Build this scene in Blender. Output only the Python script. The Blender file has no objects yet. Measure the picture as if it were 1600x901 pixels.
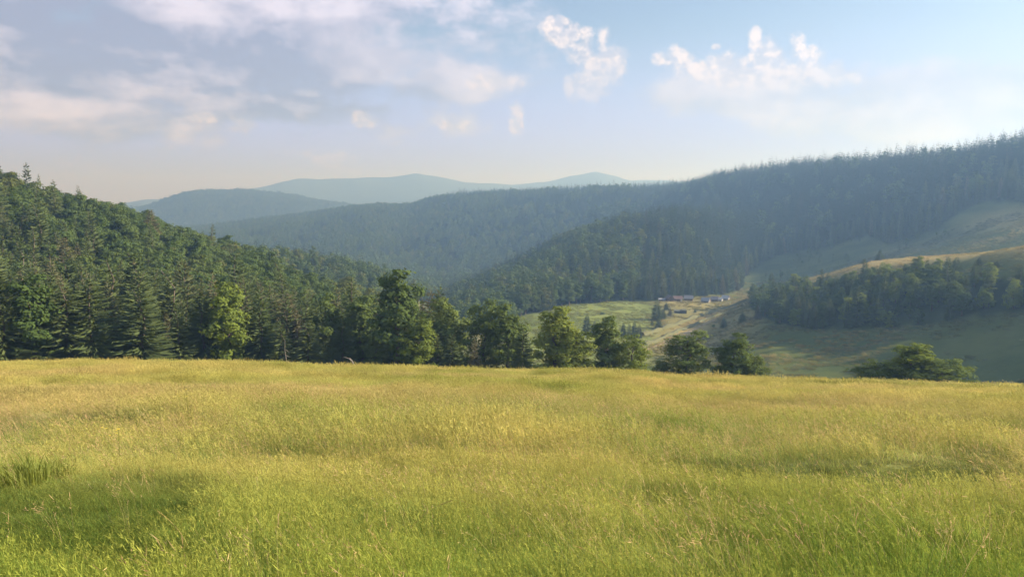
import bpy, math, random
import numpy as np
from mathutils import Vector

random.seed(7)
rng = np.random.default_rng(11)
scene = bpy.context.scene
COL = scene.collection

# ------------------------------------------------------------------ camera
F_PX, CX, CY, HORIZON = 1160.0, 800.0, 450.5, 335.0
PITCH = math.atan((CY - HORIZON) / F_PX)
cam_data = bpy.data.cameras.new('camera')
cam_data.sensor_width = 36.0
cam_data.lens = F_PX * 36.0 / 1600.0
cam_data.clip_start = 0.1
cam_data.clip_end = 40000
cam = bpy.data.objects.new('camera', cam_data)
COL.objects.link(cam)
cam.location = (0, 0, 0)
cam.rotation_euler = (math.pi / 2 - PITCH, 0, 0)
scene.camera = cam

# ------------------------------------------------------------------ sun, sky, exposure
SUN_AZ, SUN_EL = math.radians(88), math.radians(26)
S = Vector((math.sin(SUN_AZ) * math.cos(SUN_EL), math.cos(SUN_AZ) * math.cos(SUN_EL), math.sin(SUN_EL)))
sun_data = bpy.data.lights.new('sun', 'SUN')
sun_data.energy = 5.0
sun_data.angle = math.radians(0.6)
sun_data.color = (1.0, 0.94, 0.84)
sun = bpy.data.objects.new('sun', sun_data)
COL.objects.link(sun)
sun.location = (0, 0, 300)
sun.rotation_euler = (-S).to_track_quat('-Z', 'Y').to_euler()

scene.view_settings.view_transform = 'Standard'
scene.view_settings.look = 'None'
scene.view_settings.exposure = 1.05
scene.view_settings.gamma = 1.0
scene.view_settings.use_curve_mapping = False
scene.cycles.max_bounces = 5
scene.cycles.diffuse_bounces = 2
scene.cycles.transmission_bounces = 3
scene.cycles.volume_bounces = 0
scene.cycles.use_denoising = True
scene.cycles.adaptive_threshold = 0.025


def pix_dir(px, py):
    a, b = (px - CX) / F_PX, (CY - py) / F_PX
    x, y, z = a, math.cos(PITCH) + b * math.sin(PITCH), -math.sin(PITCH) + b * math.cos(PITCH)
    return x, y, z


def pix_polar(px, py):
    """azimuth (0 forward, + right) and tan of elevation of a photo pixel"""
    x, y, z = pix_dir(px, py)
    return math.atan2(x, y), z / math.hypot(x, y)


def project(x, y, z):
    c, s = math.cos(PITCH), math.sin(PITCH)
    dep = y * c - z * s
    up = y * s + z * c
    dep = np.where(np.abs(dep) < 1e-6, 1e-6, dep)
    return CX + F_PX * x / dep, CY - F_PX * up / dep


class NT:
    def __init__(self, tree):
        self.t = tree; tree.nodes.clear()

    def n(self, kind, **kw):
        nd = self.t.nodes.new(kind)
        for k, v in kw.items():
            setattr(nd, k, v)
        return nd

    def put(self, sock, v):
        if hasattr(v, 'is_linked') or hasattr(v, 'links'):
            self.t.links.new(v, sock)
        else:
            sock.default_value = v

    def m(self, op, a, b=0.0, c=0.0, clamp=False):
        nd = self.n('ShaderNodeMath', operation=op, use_clamp=clamp)
        self.put(nd.inputs[0], a); self.put(nd.inputs[1], b)
        if op in ('MULTIPLY_ADD', 'SMOOTH_MIN', 'SMOOTH_MAX'):
            self.put(nd.inputs[2], c)
        return nd.outputs[0]

    def mix(self, f, a, b, blend='MIX'):
        nd = self.n('ShaderNodeMix', data_type='RGBA', blend_type=blend)
        self.put(nd.inputs[0], f); self.put(nd.inputs[6], a); self.put(nd.inputs[7], b)
        return nd.outputs[2]

    def smooth(self, v, lo, hi):
        nd = self.n('ShaderNodeMapRange', interpolation_type='SMOOTHSTEP')
        self.put(nd.inputs[0], v); nd.inputs[1].default_value = lo; nd.inputs[2].default_value = hi
        return nd.outputs[0]

    def noise(self, vec, scale, detail=4, rough=0.55, dist=0.0):
        nd = self.n('ShaderNodeTexNoise')
        self.put(nd.inputs['Vector'], vec)
        nd.inputs['Scale'].default_value = scale; nd.inputs['Detail'].default_value = detail
        nd.inputs['Roughness'].default_value = rough; nd.inputs['Distortion'].default_value = dist
        return nd.outputs[0]


def rgba(c):
    return (c[0], c[1], c[2], 1.0)


world = bpy.data.worlds.new('World')
scene.world = world
world.use_nodes = True
w = NT(world.node_tree)
sky = w.n('ShaderNodeTexSky', sky_type='NISHITA', sun_disc=False)
sky.sun_elevation = SUN_EL
sky.sun_rotation = SUN_AZ
sky.air_density = 1.0; sky.dust_density = 1.0; sky.ozone_density = 1.5
sky.altitude = 1000
geo = w.n('ShaderNodeTexCoord').outputs['Generated']
sep = w.n('ShaderNodeSeparateXYZ'); w.put(sep.inputs[0], geo)
SKY_BELLY_L, SKY_BELLY_R = (1.75, 1.95, 3.0), (2.5, 2.8, 4.1)
SKY_RIM_L, SKY_RIM_R = (4.3, 4.25, 5.6), (3.7, 3.8, 5.0)
SKY_HEAP_L, SKY_HEAP_S = (5.6, 5.0, 5.1), (3.2, 3.3, 4.2)
SKY_VEIL_L, SKY_VEIL_R = (2.4, 2.8, 7.4), (2.5, 2.8, 6.6)
AZ = w.m('ARCTAN2', sep.outputs[0], sep.outputs[1])
EL = w.m('ARCSINE', sep.outputs[2])


AE = w.n('ShaderNodeCombineXYZ'); w.put(AE.inputs[0], AZ); w.put(AE.inputs[1], EL)


def masses(blobs):
    """signed cloud field: 1 in the middle of a mass, 0.4 on its outline, negative outside; masses placed by azimuth and elevation"""
    acc = 3.5
    for px, py, hw, hh in blobs:          # photo column, row, half width, half height
        a0, t0 = pix_polar(px, py); e0 = math.atan(t0)
        sx = 1 / (pix_polar(px + hw, py)[0] - a0); sy = 1 / (math.atan(pix_polar(px, py - hh)[1]) - e0)
        q = w.n('ShaderNodeVectorMath', operation='MULTIPLY_ADD')
        w.put(q.inputs[0], AE.outputs[0]); q.inputs[1].default_value = (sx, sy, 0); q.inputs[2].default_value = (-a0 * sx, -e0 * sy, 0)
        d = w.n('ShaderNodeVectorMath', operation='DOT_PRODUCT')
        w.put(d.inputs[0], q.outputs[0]); w.put(d.inputs[1], q.outputs[0])
        acc = w.m('MINIMUM', d.outputs['Value'], acc)
    return w.m('MULTIPLY_ADD', acc, -0.6, 1.0)


def stretched(dx, dz, sz=1.5):
    mp = w.n('ShaderNodeMapping')
    w.put(mp.inputs['Vector'], geo)
    mp.inputs['Scale'].default_value = (1, 1, sz)
    mp.inputs['Location'].default_value = (dx, 0, dz)
    return mp.outputs[0]


soft = masses([(120, 40, 620, 190), (420, 40, 260, 130), (560, 95, 170, 70), (690, 128, 120, 34), (90, 165, 300, 60), (400, 165, 240, 34), (1190, 140, 190, 38), (1440, 165, 320, 56)])
heap = masses([(866, 44, 22, 20), (890, 60, 26, 20), (914, 78, 32, 28), (938, 100, 40, 42), (920, 134, 40, 28), (944, 60, 12, 18),
               (1030, 96, 14, 12), (1056, 96, 30, 22), (1088, 112, 32, 16), (1140, 106, 40, 28), (1178, 66, 12, 24), (1196, 94, 32, 34),
               (1246, 72, 16, 22), (1262, 100, 30, 30), (1300, 118, 32, 20), (1335, 124, 12, 12), (1210, 124, 110, 20), (1120, 74, 8, 5),
               (806, 188, 12, 26), (384, 192, 26, 16), (320, 186, 22, 9), (574, 186, 22, 14), (705, 196, 36, 9), (242, 141, 22, 6),
               (480, 145, 22, 7), (770, 130, 40, 14)])
# the same kinds of cloud go on round the sky outside the view
side = w.smooth(w.m('ABSOLUTE', AZ), 0.66, 0.9)
above = w.smooth(EL, 0.32, 0.46)
out_of_view = w.m('MAXIMUM', side, above)
wide = w.m('MULTIPLY_ADD', w.noise(stretched(3, 0), 2.4, 2), 5.0, -2.35)
soft = w.m('MAXIMUM', soft, w.m('SUBTRACT', wide, w.m('MULTIPLY', w.m('SUBTRACT', 1.0, out_of_view), 4.0)))
na = w.noise(stretched(0, 0, 2.2), 7.0, 6, 0.6)
nb = w.noise(stretched(.4, 0, 1.2), 26.0, 6, 0.66)
nb2 = w.noise(stretched(.4 - .009, -.006, 1.2), 26.0, 5, 0.66)
nst = w.noise(stretched(1.7, 0, 4.5), 3.4, 4, 0.55)
fine_edge = w.m('MULTIPLY', w.m('SUBTRACT', nb, 0.5), 0.9)
soft_d = w.m('ADD', w.m('MULTIPLY_ADD', w.m('SUBTRACT', na, 0.5), 2.6, soft), fine_edge)
heap_d = w.m('MULTIPLY_ADD', w.m('SUBTRACT', nb, 0.5), 3.3, heap)
soft_m = w.smooth(soft_d, 0.05, 0.75)
foot = w.smooth(EL, math.atan(pix_polar(1000, 168)[1]), math.atan(pix_polar(1000, 80)[1]))      # heaps thin out into the veil at their feet
foot_l = w.m('MAXIMUM', foot, w.m('MULTIPLY', w.smooth(EL, math.atan(pix_polar(800, 150)[1]), math.atan(pix_polar(800, 180)[1])), .55))
heap_m = w.m('MULTIPLY', w.m('MULTIPLY', w.smooth(heap_d, 0.15, 0.95), w.smooth(heap, -.5, .25)), w.m('MULTIPLY_ADD', foot_l, .5, .5))
leftness = w.smooth(AZ, 0.10, -0.30)
# broad cloud: grey lilac bellies, paler rims and rifts
belly = w.mix(leftness, rgba(SKY_BELLY_R), rgba(SKY_BELLY_L))
rim = w.mix(leftness, rgba(SKY_RIM_R), rgba(SKY_RIM_L))
fr = w.m('ADD', w.m('MULTIPLY_ADD', w.smooth(nst, .42, .64), .5, w.m('MULTIPLY', w.m('SUBTRACT', nb, .5), 1.3)), w.m('MULTIPLY', w.smooth(na, .42, .64), .6), clamp=True)
dark_m = w.smooth(masses([(300, 100, 250, 62), (80, 120, 160, 40), (600, 150, 90, 22), (90, 30, 160, 30)]), 0.0, 1.0)
light_m = w.smooth(masses([(620, 85, 150, 62), (740, 130, 80, 30), (250, 12, 70, 26), (490, 14, 90, 30), (40, 165, 120, 22), (1130, 120, 170, 34)]), 0.0, 1.0)
fr = w.m('ADD', fr, w.m('SUBTRACT', w.m('MULTIPLY', light_m, .45), w.m('MULTIPLY', dark_m, .36)), clamp=True)
soft_c = w.mix(fr, belly, rim)
lit = w.m('MULTIPLY', w.smooth(w.m('SUBTRACT', nb, nb2), -0.08, 0.10), w.m('MULTIPLY_ADD', foot_l, .5, .5))
heap_c = w.mix(lit, rgba(SKY_HEAP_S), rgba(SKY_HEAP_L))
veil = w.m('MULTIPLY', w.smooth(EL, 0.25, 0.06), 0.92)
veil_c = w.mix(w.smooth(AZ, -.5, .3), rgba(SKY_VEIL_L), rgba(SKY_VEIL_R))
skyc = w.mix(veil, w.mix(1.0, sky.outputs[0], rgba((.88, .80, .80)), 'MULTIPLY'), veil_c)
skyc = w.mix(w.m('MULTIPLY', soft_m, 0.96), skyc, soft_c)
skyc = w.mix(w.m('MULTIPLY', heap_m, 0.8), skyc, heap_c)
bg = w.n('ShaderNodeBackground')
w.put(bg.inputs[0], skyc); bg.inputs[1].default_value = 0.1
world.cycles.sampling_method = 'MANUAL'; world.cycles.sample_map_resolution = 256
wo = w.n('ShaderNodeOutputWorld'); w.put(wo.inputs[0], bg.outputs[0])


# ------------------------------------------------------------------ small helpers
def smoothstep(x, a, b):
    t = np.clip((x - a) / (b - a), 0, 1)
    return t * t * (3 - 2 * t)


def _hash(ix, iy, seed):
    h = (ix.astype(np.int64) * 374761393 + iy.astype(np.int64) * 668265263 + seed * 2147483) & 0xFFFFFFFF
    h = ((h ^ (h >> 13)) * 1274126177) & 0xFFFFFFFF
    return ((h ^ (h >> 16)) & 0xFFFFFF) / float(0xFFFFFF)


def vnoise(x, y, seed=0):
    ix, iy = np.floor(x), np.floor(y)
    fx, fy = x - ix, y - iy
    fx = fx * fx * (3 - 2 * fx); fy = fy * fy * (3 - 2 * fy)
    a = _hash(ix, iy, seed); b = _hash(ix + 1, iy, seed); c = _hash(ix, iy + 1, seed); d = _hash(ix + 1, iy + 1, seed)
    return (a + (b - a) * fx) * (1 - fy) + (c + (d - c) * fx) * fy


def fbm(x, y, wave, octs=4, seed=0):
    """about -1..1"""
    x = np.asarray(x, float) / wave; y = np.asarray(y, float) / wave
    v = 0; amp = 1; tot = 0
    for o in range(octs):
        v = v + amp * (vnoise(x * 2 ** o + 17.3 * o, y * 2 ** o - 9.1 * o, seed + o) * 2 - 1)
        tot += amp; amp *= 0.5
    return v / tot * 1.6


def in_poly(px, py, poly):
    inside = np.zeros(np.shape(px), bool)
    n = len(poly)
    for i in range(n):
        x1, y1 = poly[i]; x2, y2 = poly[(i + 1) % n]
        cond = ((y1 > py) != (y2 > py)) & (px < (x2 - x1) * (py - y1) / ((y2 - y1) + 1e-12) + x1)
        inside ^= cond
    return inside


def tag(o, label=None, cat=None, group=None, kind=None):
    if label: o['label'] = label
    if cat: o['category'] = cat
    if group: o['group'] = group
    if kind: o['kind'] = kind
    return o


def mesh_from(name, verts, faces, mat=None, smooth=False):
    me = bpy.data.meshes.new(name)
    me.from_pydata([tuple(v) for v in verts], [], [tuple(f) for f in faces])
    if mat: me.materials.append(mat)
    if smooth:
        me.polygons.foreach_set('use_smooth', [True] * len(me.polygons))
    me.update()
    return me


def mesh_np(name, V, Q, mat=None, smooth=False):
    """V (n,3), Q (m,k) faces of k corners each"""
    me = bpy.data.meshes.new(name)
    V = np.asarray(V, np.float32); Q = np.asarray(Q, np.int32)
    me.vertices.add(len(V)); me.vertices.foreach_set('co', V.ravel())
    k = Q.shape[1]
    me.loops.add(Q.size); me.loops.foreach_set('vertex_index', Q.ravel())
    me.polygons.add(len(Q))
    me.polygons.foreach_set('loop_start', np.arange(0, Q.size, k, dtype=np.int32))
    try:
        me.polygons.foreach_set('loop_total', np.full(len(Q), k, np.int32))
    except Exception:
        pass
    if smooth:
        me.polygons.foreach_set('use_smooth', np.ones(len(Q), bool))
    if mat: me.materials.append(mat)
    me.update(calc_edges=True)
    return me


def add_obj(name, data, parent=None, loc=None):
    o = bpy.data.objects.new(name, data)
    COL.objects.link(o)
    if parent: o.parent = parent
    if loc is not None: o.location = loc
    return o


# ------------------------------------------------------------------ materials
def new_mat(name):
    m = bpy.data.materials.new(name); m.use_nodes = True
    return m, NT(m.node_tree)


def leaf_mat(name, c1, c2, c3=None, trans=0.3, p3=0.0, attr_tint=False, gloss=0.0, tcol=(1.25, 1.15, .6)):
    """foliage: diffuse + light through the leaf; each plant gets its own hue from its random number"""
    m, t = new_mat(name)
    oi = t.n('ShaderNodeObjectInfo')
    tc = t.n('ShaderNodeNewGeometry')
    nz = t.noise(tc.outputs['Position'], 0.55, 3, 0.6)
    f = t.m('ADD', t.m('MULTIPLY', oi.outputs['Random'], 0.6), t.m('MULTIPLY', t.m('SUBTRACT', nz, 0.3), 0.8), clamp=True)
    col = t.mix(f, rgba(c1), rgba(c2))
    if c3:
        r2 = t.m('FRACT', t.m('MULTIPLY', oi.outputs['Random'], 37.7))
        col = t.mix(t.m('MULTIPLY', t.smooth(r2, 1 - p3 - .08, 1 - p3 + .08), 0.8), col, rgba(c3))
    if attr_tint:
        at = t.n('ShaderNodeAttribute', attribute_type='INSTANCER', attribute_name='tint')
        col = at.outputs['Color'] if c3 is None and c1 is None else t.mix(0.75, col, at.outputs['Color'])
    d = t.n('ShaderNodeBsdfDiffuse'); t.put(d.inputs[0], col)
    tr = t.n('ShaderNodeBsdfTranslucent')
    t.put(tr.inputs[0], t.mix(1.0, col, rgba(tcol), 'MULTIPLY'))
    mx = t.n('ShaderNodeMixShader'); mx.inputs[0].default_value = trans
    t.put(mx.inputs[1], d.outputs[0]); t.put(mx.inputs[2], tr.outputs[0])
    out = mx.outputs[0]
    if gloss:
        g = t.n('ShaderNodeBsdfGlossy'); g.inputs['Roughness'].default_value = 0.45
        m2 = t.n('ShaderNodeMixShader'); m2.inputs[0].default_value = gloss
        t.put(m2.inputs[1], out); t.put(m2.inputs[2], g.outputs[0]); out = m2.outputs[0]
    o = t.n('ShaderNodeOutputMaterial'); t.put(o.inputs[0], out)
    return m


def plain_mat(name, c1, c2, scale=3.0, rough=0.85, bump=0.0):
    m, t = new_mat(name)
    tc = t.n('ShaderNodeTexCoord')
    nz = t.noise(tc.outputs['Object'], scale, 5, 0.6)
    col = t.mix(t.smooth(nz, 0.3, 0.7), rgba(c1), rgba(c2))
    b = t.n('ShaderNodeBsdfPrincipled'); t.put(b.inputs['Base Color'], col); b.inputs['Roughness'].default_value = rough
    if bump:
        bp = t.n('ShaderNodeBump'); bp.inputs['Strength'].default_value = bump; t.put(bp.inputs['Height'], nz)
        t.put(b.inputs['Normal'], bp.outputs[0])
    o = t.n('ShaderNodeOutputMaterial'); t.put(o.inputs[0], b.outputs[0])
    return m


M_SPRUCE = leaf_mat('spruce_needles', (.076, .108, .042), (.145, .180, .068), (.175, .160, .092), trans=.25, p3=.12)
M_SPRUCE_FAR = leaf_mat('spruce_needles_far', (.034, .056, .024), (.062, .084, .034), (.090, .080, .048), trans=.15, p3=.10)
M_BEECH = leaf_mat('beech_leaves', (.080, .128, .038), (.135, .182, .056), (.165, .180, .062), trans=.32, p3=.10)
M_MAPLE = leaf_mat('maple_leaves', (.165, .225, .046), (.255, .300, .066), trans=.40)
M_DARKLEAF = leaf_mat('alder_leaves', (.120, .168, .048), (.180, .230, .068), trans=.36)
M_BARK = plain_mat('bark', (.085, .065, .05), (.17, .14, .115), 6.0, .95, .5)
M_GREYBARK = plain_mat('dead_wood', (.24, .21, .18), (.38, .34, .29), 5.0, .95, .4)


# ground: forest floor / grass by zone attribute, colour wear by noise
def ground_mat(name, far=False):
    m, t = new_mat(name)
    at = t.n('ShaderNodeAttribute', attribute_name='zone')
    sp = t.n('ShaderNodeSeparateColor'); t.put(sp.inputs[0], at.outputs['Color'])
    pos = t.n('ShaderNodeNewGeometry').outputs['Position']
    n1 = t.noise(pos, 0.03 if not far else 0.004, 6, 0.6)
    n2 = t.noise(pos, 0.16 if not far else .01, 7, 0.7)
    green = t.mix(t.smooth(n1, .35, .65), rgba((.085, .112, .036)), rgba((.130, .150, .048)))
    gold = t.mix(t.smooth(n2, .3, .7), rgba((.34, .275, .115)), rgba((.43, .345, .15)))
    green = t.mix(sp.outputs[2], green, t.mix(t.smooth(n2, .3, .7), rgba((.17, .22, .055)), rgba((.26, .285, .085))))
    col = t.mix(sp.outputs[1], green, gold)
    col = t.mix(t.m('MULTIPLY', t.smooth(n2, .4, .75), .35), col, rgba((.07, .085, .03)))
    forest = t.mix(t.smooth(n1, .4, .6), rgba((.028, .042, .018)), rgba((.050, .068, .026)))
    col = t.mix(sp.outputs[0], col, forest)
    b = t.n('ShaderNodeBsdfDiffuse'); t.put(b.inputs[0], col)
    bp = t.n('ShaderNodeBump'); bp.inputs['Strength'].default_value = 0.6; bp.inputs['Distance'].default_value = 0.4 if not far else 12
    t.put(bp.inputs['Height'], t.noise(pos, 0.5 if not far else 0.02, 6, 0.7)); t.put(b.inputs['Normal'], bp.outputs[0])
    o = t.n('ShaderNodeOutputMaterial'); t.put(o.inputs[0], b.outputs[0])
    return m


M_GROUND = ground_mat('hill_ground')
M_FAR = ground_mat('mountain_ground', True)


def meadow_mat():
    m, t = new_mat('meadow_soil')
    at = t.n('ShaderNodeAttribute', attribute_name='zone')
    pos = t.n('ShaderNodeNewGeometry').outputs['Position']
    n2 = t.noise(pos, 2.5, 6, 0.7)
    col = t.mix(t.smooth(n2, .25, .75), at.outputs['Color'], t.mix(.55, at.outputs['Color'], rgba((.05, .06, .02))))
    b = t.n('ShaderNodeBsdfDiffuse'); t.put(b.inputs[0], col)
    o = t.n('ShaderNodeOutputMaterial'); t.put(o.inputs[0], b.outputs[0])
    return m


M_MEADOW = meadow_mat()

# ------------------------------------------------------------------ terrain
EYE = 1.6
CREST = [(-900, 571), (0, 574), (400, 574), (540, 580), (800, 589), (1000, 590), (1060, 597), (1200, 603), (1600, 611), (2400, 614)]
MB = 1.32e-4


def meadow_a(az):
    k = sorted((pix_polar(px, py)[0], -pix_polar(px, py)[1] - 2 * math.sqrt(EYE * MB)) for px, py in CREST)
    return np.interp(az, [q[0] for q in k], [q[1] for q in k])


def slot(rows, sig):
    k = []
    for px, d, py in rows:
        a, t = pix_polar(px, py)
        k.append((a, d, t))
    return k, sig


SLOTS = [
    slot([(-600, 200, 566), (0, 205, 568), (400, 205, 573), (700, 220, 585), (1000, 240, 610), (1300, 240, 625), (1600, 240, 627), (2200, 240, 620)], 2.0),
    slot([(-600, 420, 262), (-200, 420, 298), (0, 420, 331), (100, 420, 354), (200, 420, 374), (300, 410, 412), (400, 390, 445), (500, 370, 490), (600, 350, 525),
          (700, 350, 565), (830, 360, 566), (900, 375, 558), (1000, 390, 550), (1050, 450, 527), (1100, 520, 503), (1170, 590, 467), (1260, 560, 440), (1350, 510, 413),
          (1500, 440, 397), (1600, 400, 388), (1900, 330, 370), (2400, 280, 340)], 0.5),
    slot([(-600, 540, 320), (0, 540, 365), (200, 540, 408), (400, 520, 470), (500, 500, 500), (600, 480, 520), (700, 500, 530), (830, 540, 492), (910, 570, 479), (1040, 625, 467),
          (1100, 645, 465), (1170, 690, 461), (1260, 690, 447), (1350, 650, 424), (1500, 570, 408), (1600, 530, 398), (1900, 460, 380), (2400, 400, 350)], 0.8),
    slot([(-600, 700, 345), (0, 700, 385), (200, 700, 410), (350, 700, 418), (410, 700, 420), (470, 700, 425), (560, 700, 442), (600, 700, 455), (650, 720, 472), (690, 800, 482),
          (760, 900, 442), (830, 950, 410), (890, 960, 380), (960, 960, 360), (1050, 960, 345), (1100, 950, 360), (1170, 930, 388), (1260, 870, 396), (1350, 820, 388), (1500, 720, 368),
          (1600, 680, 354), (1900, 600, 330), (2400, 520, 300)], 0.6),
    slot([(-600, 1200, 380), (0, 1200, 420), (400, 1250, 435), (600, 1250, 442), (690, 1250, 450), (760, 1250, 442), (830, 1250, 422), (890, 1250, 398), (960, 1250, 376), (1050, 1230, 345),
          (1100, 1180, 337), (1170, 1130, 341), (1260, 1050, 334), (1350, 980, 326), (1500, 870, 305), (1600, 830, 300), (1900, 740, 280), (2400, 640, 250)], 0.8),
    slot([(-600, 2600, 350), (0, 2700, 364), (200, 2650, 366), (300, 2600, 361), (420, 2450, 348), (480, 2400, 341), (540, 2300, 331), (580, 2250, 327), (640, 2200, 328), (680, 2150, 316), (720, 2100, 310),
          (800, 2000, 306), (900, 1850, 304), (1000, 1700, 302), (1050, 1620, 299), (1150, 1450, 286), (1200, 1370, 276), (1250, 1300, 266), (1300, 1240, 262), (1400, 1150, 256), (1500, 1070, 250),
          (1600, 1000, 236), (1900, 880, 205), (2400, 760, 170)], 0.25),
    slot([(-600, 3150, 352), (200, 3150, 372), (800, 2700, 330), (1200, 2200, 305), (1600, 1800, 275), (2400, 1500, 220)], 1.0),
    slot([(-600, 3700, 345), (100, 3700, 337), (225, 3700, 333), (262, 3700, 319), (300, 3700, 308), (380, 3700, 305), (450, 3700, 312), (525, 3700, 322), (600, 3700, 331), (800, 3700, 338), (1600, 3700, 335), (2400, 3700, 320)], 0.35),
    slot([(-600, 5000, 350), (800, 5000, 350), (2400, 5000, 345)], 1.0),
    slot([(-600, 7000, 325), (60, 7000, 326), (185, 7000, 320), (225, 7000, 312), (262, 7000, 310), (305, 7000, 312), (360, 7000, 297), (420, 7000, 290), (465, 7000, 281), (500, 7000, 282), (560, 7000, 278), (610, 7000, 276), (650, 7000, 271),
          (690, 7000, 279), (720, 7000, 285), (800, 7000, 290), (850, 7000, 285), (890, 7000, 275), (930, 7000, 269), (960, 7000, 276), (985, 7000, 284), (1040, 7000, 282), (1150, 7000, 290), (1600, 7000, 305), (2400, 7000, 300)], 0.12),
    slot([(-600, 8700, 352), (800, 8700, 352), (2400, 8700, 352)], 1.0),
]

fine = np.arange(-40, 40.001, 0.15)
outer = np.concatenate([np.arange(40.6, 90, 1.2), np.arange(90, 180, 3.0)])
TH = np.radians(np.concatenate([-outer[::-1], fine, outer]))
RR = [0.0, 0.35]
while RR[-1] < 8700:
    RR.append(RR[-1] + max(0.14, RR[-1] * 0.0175))
RR = np.array(RR); RR[-1] = 8700.0


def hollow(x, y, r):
    """low spots of short dark green sward, with their shade put into the tint"""
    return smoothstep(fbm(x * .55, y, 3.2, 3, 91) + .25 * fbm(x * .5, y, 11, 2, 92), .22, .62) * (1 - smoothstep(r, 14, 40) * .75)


def build_heights():
    nT = len(TH)
    ths = np.linspace(-math.pi, math.pi, 7201)
    ds, zs = [], []
    a = meadow_a(TH)
    for dk in (90.0, 130.0, 165.0):
        ds.append(np.full(nT, dk)); zs.append(-EYE - a * dk - MB * dk * dk)
    for k, sig in SLOTS:
        ka = np.array([q[0] for q in k]); kd = np.array([q[1] for q in k]); kt = np.array([q[2] for q in k])
        d = np.interp(ths, ka, kd); t = np.interp(ths, ka, kt)
        n = max(1, int(sig / 0.05)); x = np.arange(-3 * n, 3 * n + 1); g = np.exp(-.5 * (x / n) ** 2); g /= g.sum()
        d = np.convolve(np.pad(d, 3 * n, 'edge'), g, 'valid'); t = np.convolve(np.pad(t, 3 * n, 'edge'), g, 'valid')
        d = np.interp(TH, ths, d); t = np.interp(TH, ths, t)
        ds.append(d); zs.append(d * t)
    X = np.array(ds); Y = np.array(zs)               # knots x columns
    for i in range(1, len(X)):
        X[i] = np.maximum(X[i], X[i - 1] + 12)
    h = np.diff(X, axis=0); dl = np.diff(Y, axis=0) / h
    Mk = np.zeros_like(X)
    w1 = 2 * h[1:] + h[:-1]; w2 = h[1:] + 2 * h[:-1]
    same = dl[1:] * dl[:-1] > 0
    with np.errstate(divide='ignore', invalid='ignore'):
        hm = (w1 + w2) / (w1 / dl[:-1] + w2 / dl[1:])
    Mk[1:-1] = np.where(same, hm, 0)
    Mk[0] = -a - 2 * MB * 90; Mk[1] = -a - 2 * MB * 130; Mk[-1] = dl[-1]
    Z = np.zeros((nT, len(RR)))
    for j in range(nT):
        x = X[:, j]; y = Y[:, j]
        idx = np.clip(np.searchsorted(x, RR) - 1, 0, len(x) - 2)
        hh = x[idx + 1] - x[idx]; t = np.clip((RR - x[idx]) / hh, 0, 1)
        z = ((1 + 2 * t) * (1 - t) ** 2 * y[idx] + t * (1 - t) ** 2 * hh * Mk[idx, j] + t * t * (3 - 2 * t) * y[idx + 1] + t * t * (t - 1) * hh * Mk[idx + 1, j])
        near = -EYE - a[j] * RR - MB * RR ** 2
        Z[j] = np.where(RR < 90, near, z)
    gx = np.sin(TH)[:, None] * RR; gy = np.cos(TH)[:, None] * RR
    r = np.broadcast_to(RR, gx.shape)
    # behind the viewer the hill goes on up
    back = smoothstep(-gy, 0, 60) * smoothstep(np.abs(np.broadcast_to(TH[:, None], gx.shape)), 1.7, 2.2)
    Z = Z + back * (0.30 * np.minimum(r, 400))
    Z = Z + fbm(gx, gy, 45, 4, 3) * 1.5 * smoothstep(r, 180, 320) * (1 - smoothstep(r, 900, 1500))
    Z = Z + fbm(gx, gy, 190, 4, 5) * 7.0 * smoothstep(r, 640, 1000) * (1 - smoothstep(r, 1500, 2600) * .5)
    Z = Z + fbm(gx, gy, 600, 4, 8) * 14.0 * smoothstep(r, 2600, 3400)
    # hummocks and small terraces of the pasture
    hm = fbm(gx * .75, gy, 5.5, 3, 21)
    Z = Z + hm * 0.24 * smoothstep(r, 1.5, 5) * (1 - smoothstep(r, 60, 110))
    Z = Z + fbm(gx, gy, 1.5, 2, 25) * 0.08 * smoothstep(r, 1.5, 4) * (1 - smoothstep(r, 22, 40))
    Z = Z - hollow(gx, gy, r) * .16 * smoothstep(r, 1.5, 4) * (1 - smoothstep(r, 40, 60))
    Z = Z + fbm(gx, gy, 28, 2, 22) * 0.35 * smoothstep(r, 12, 30) * (1 - smoothstep(r, 95, 125))
    return gx, gy, Z


GX, GY, GZ = build_heights()


def ground_z(x, y):
    x = np.asarray(x, float); y = np.asarray(y, float)
    th = np.arctan2(x, y); r = np.hypot(x, y)
    i = np.clip(np.searchsorted(TH, th) - 1, 0, len(TH) - 2)
    j = np.clip(np.searchsorted(RR, r) - 1, 0, len(RR) - 2)
    u = np.clip((th - TH[i]) / (TH[i + 1] - TH[i]), 0, 1); v = np.clip((r - RR[j]) / (RR[j + 1] - RR[j]), 0, 1)
    return (GZ[i, j] * (1 - u) + GZ[i + 1, j] * u) * (1 - v) + (GZ[i, j + 1] * (1 - u) + GZ[i + 1, j + 1] * u) * v


def on_ray(px, py, dmin=100.0, dmax=3000.0):
    """ground point seen at a photo pixel (first hit beyond dmin)"""
    az, t = pix_polar(px, py)
    d = np.exp(np.linspace(math.log(dmin), math.log(dmax), 3000))
    x, y = np.sin(az) * d, np.cos(az) * d
    gap = t * d - ground_z(x, y)
    hit = np.nonzero(gap <= 0)[0]
    k = hit[0] if len(hit) else int(np.argmin(gap))
    return float(x[k]), float(y[k]), float(ground_z(x[k], y[k]))


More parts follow.
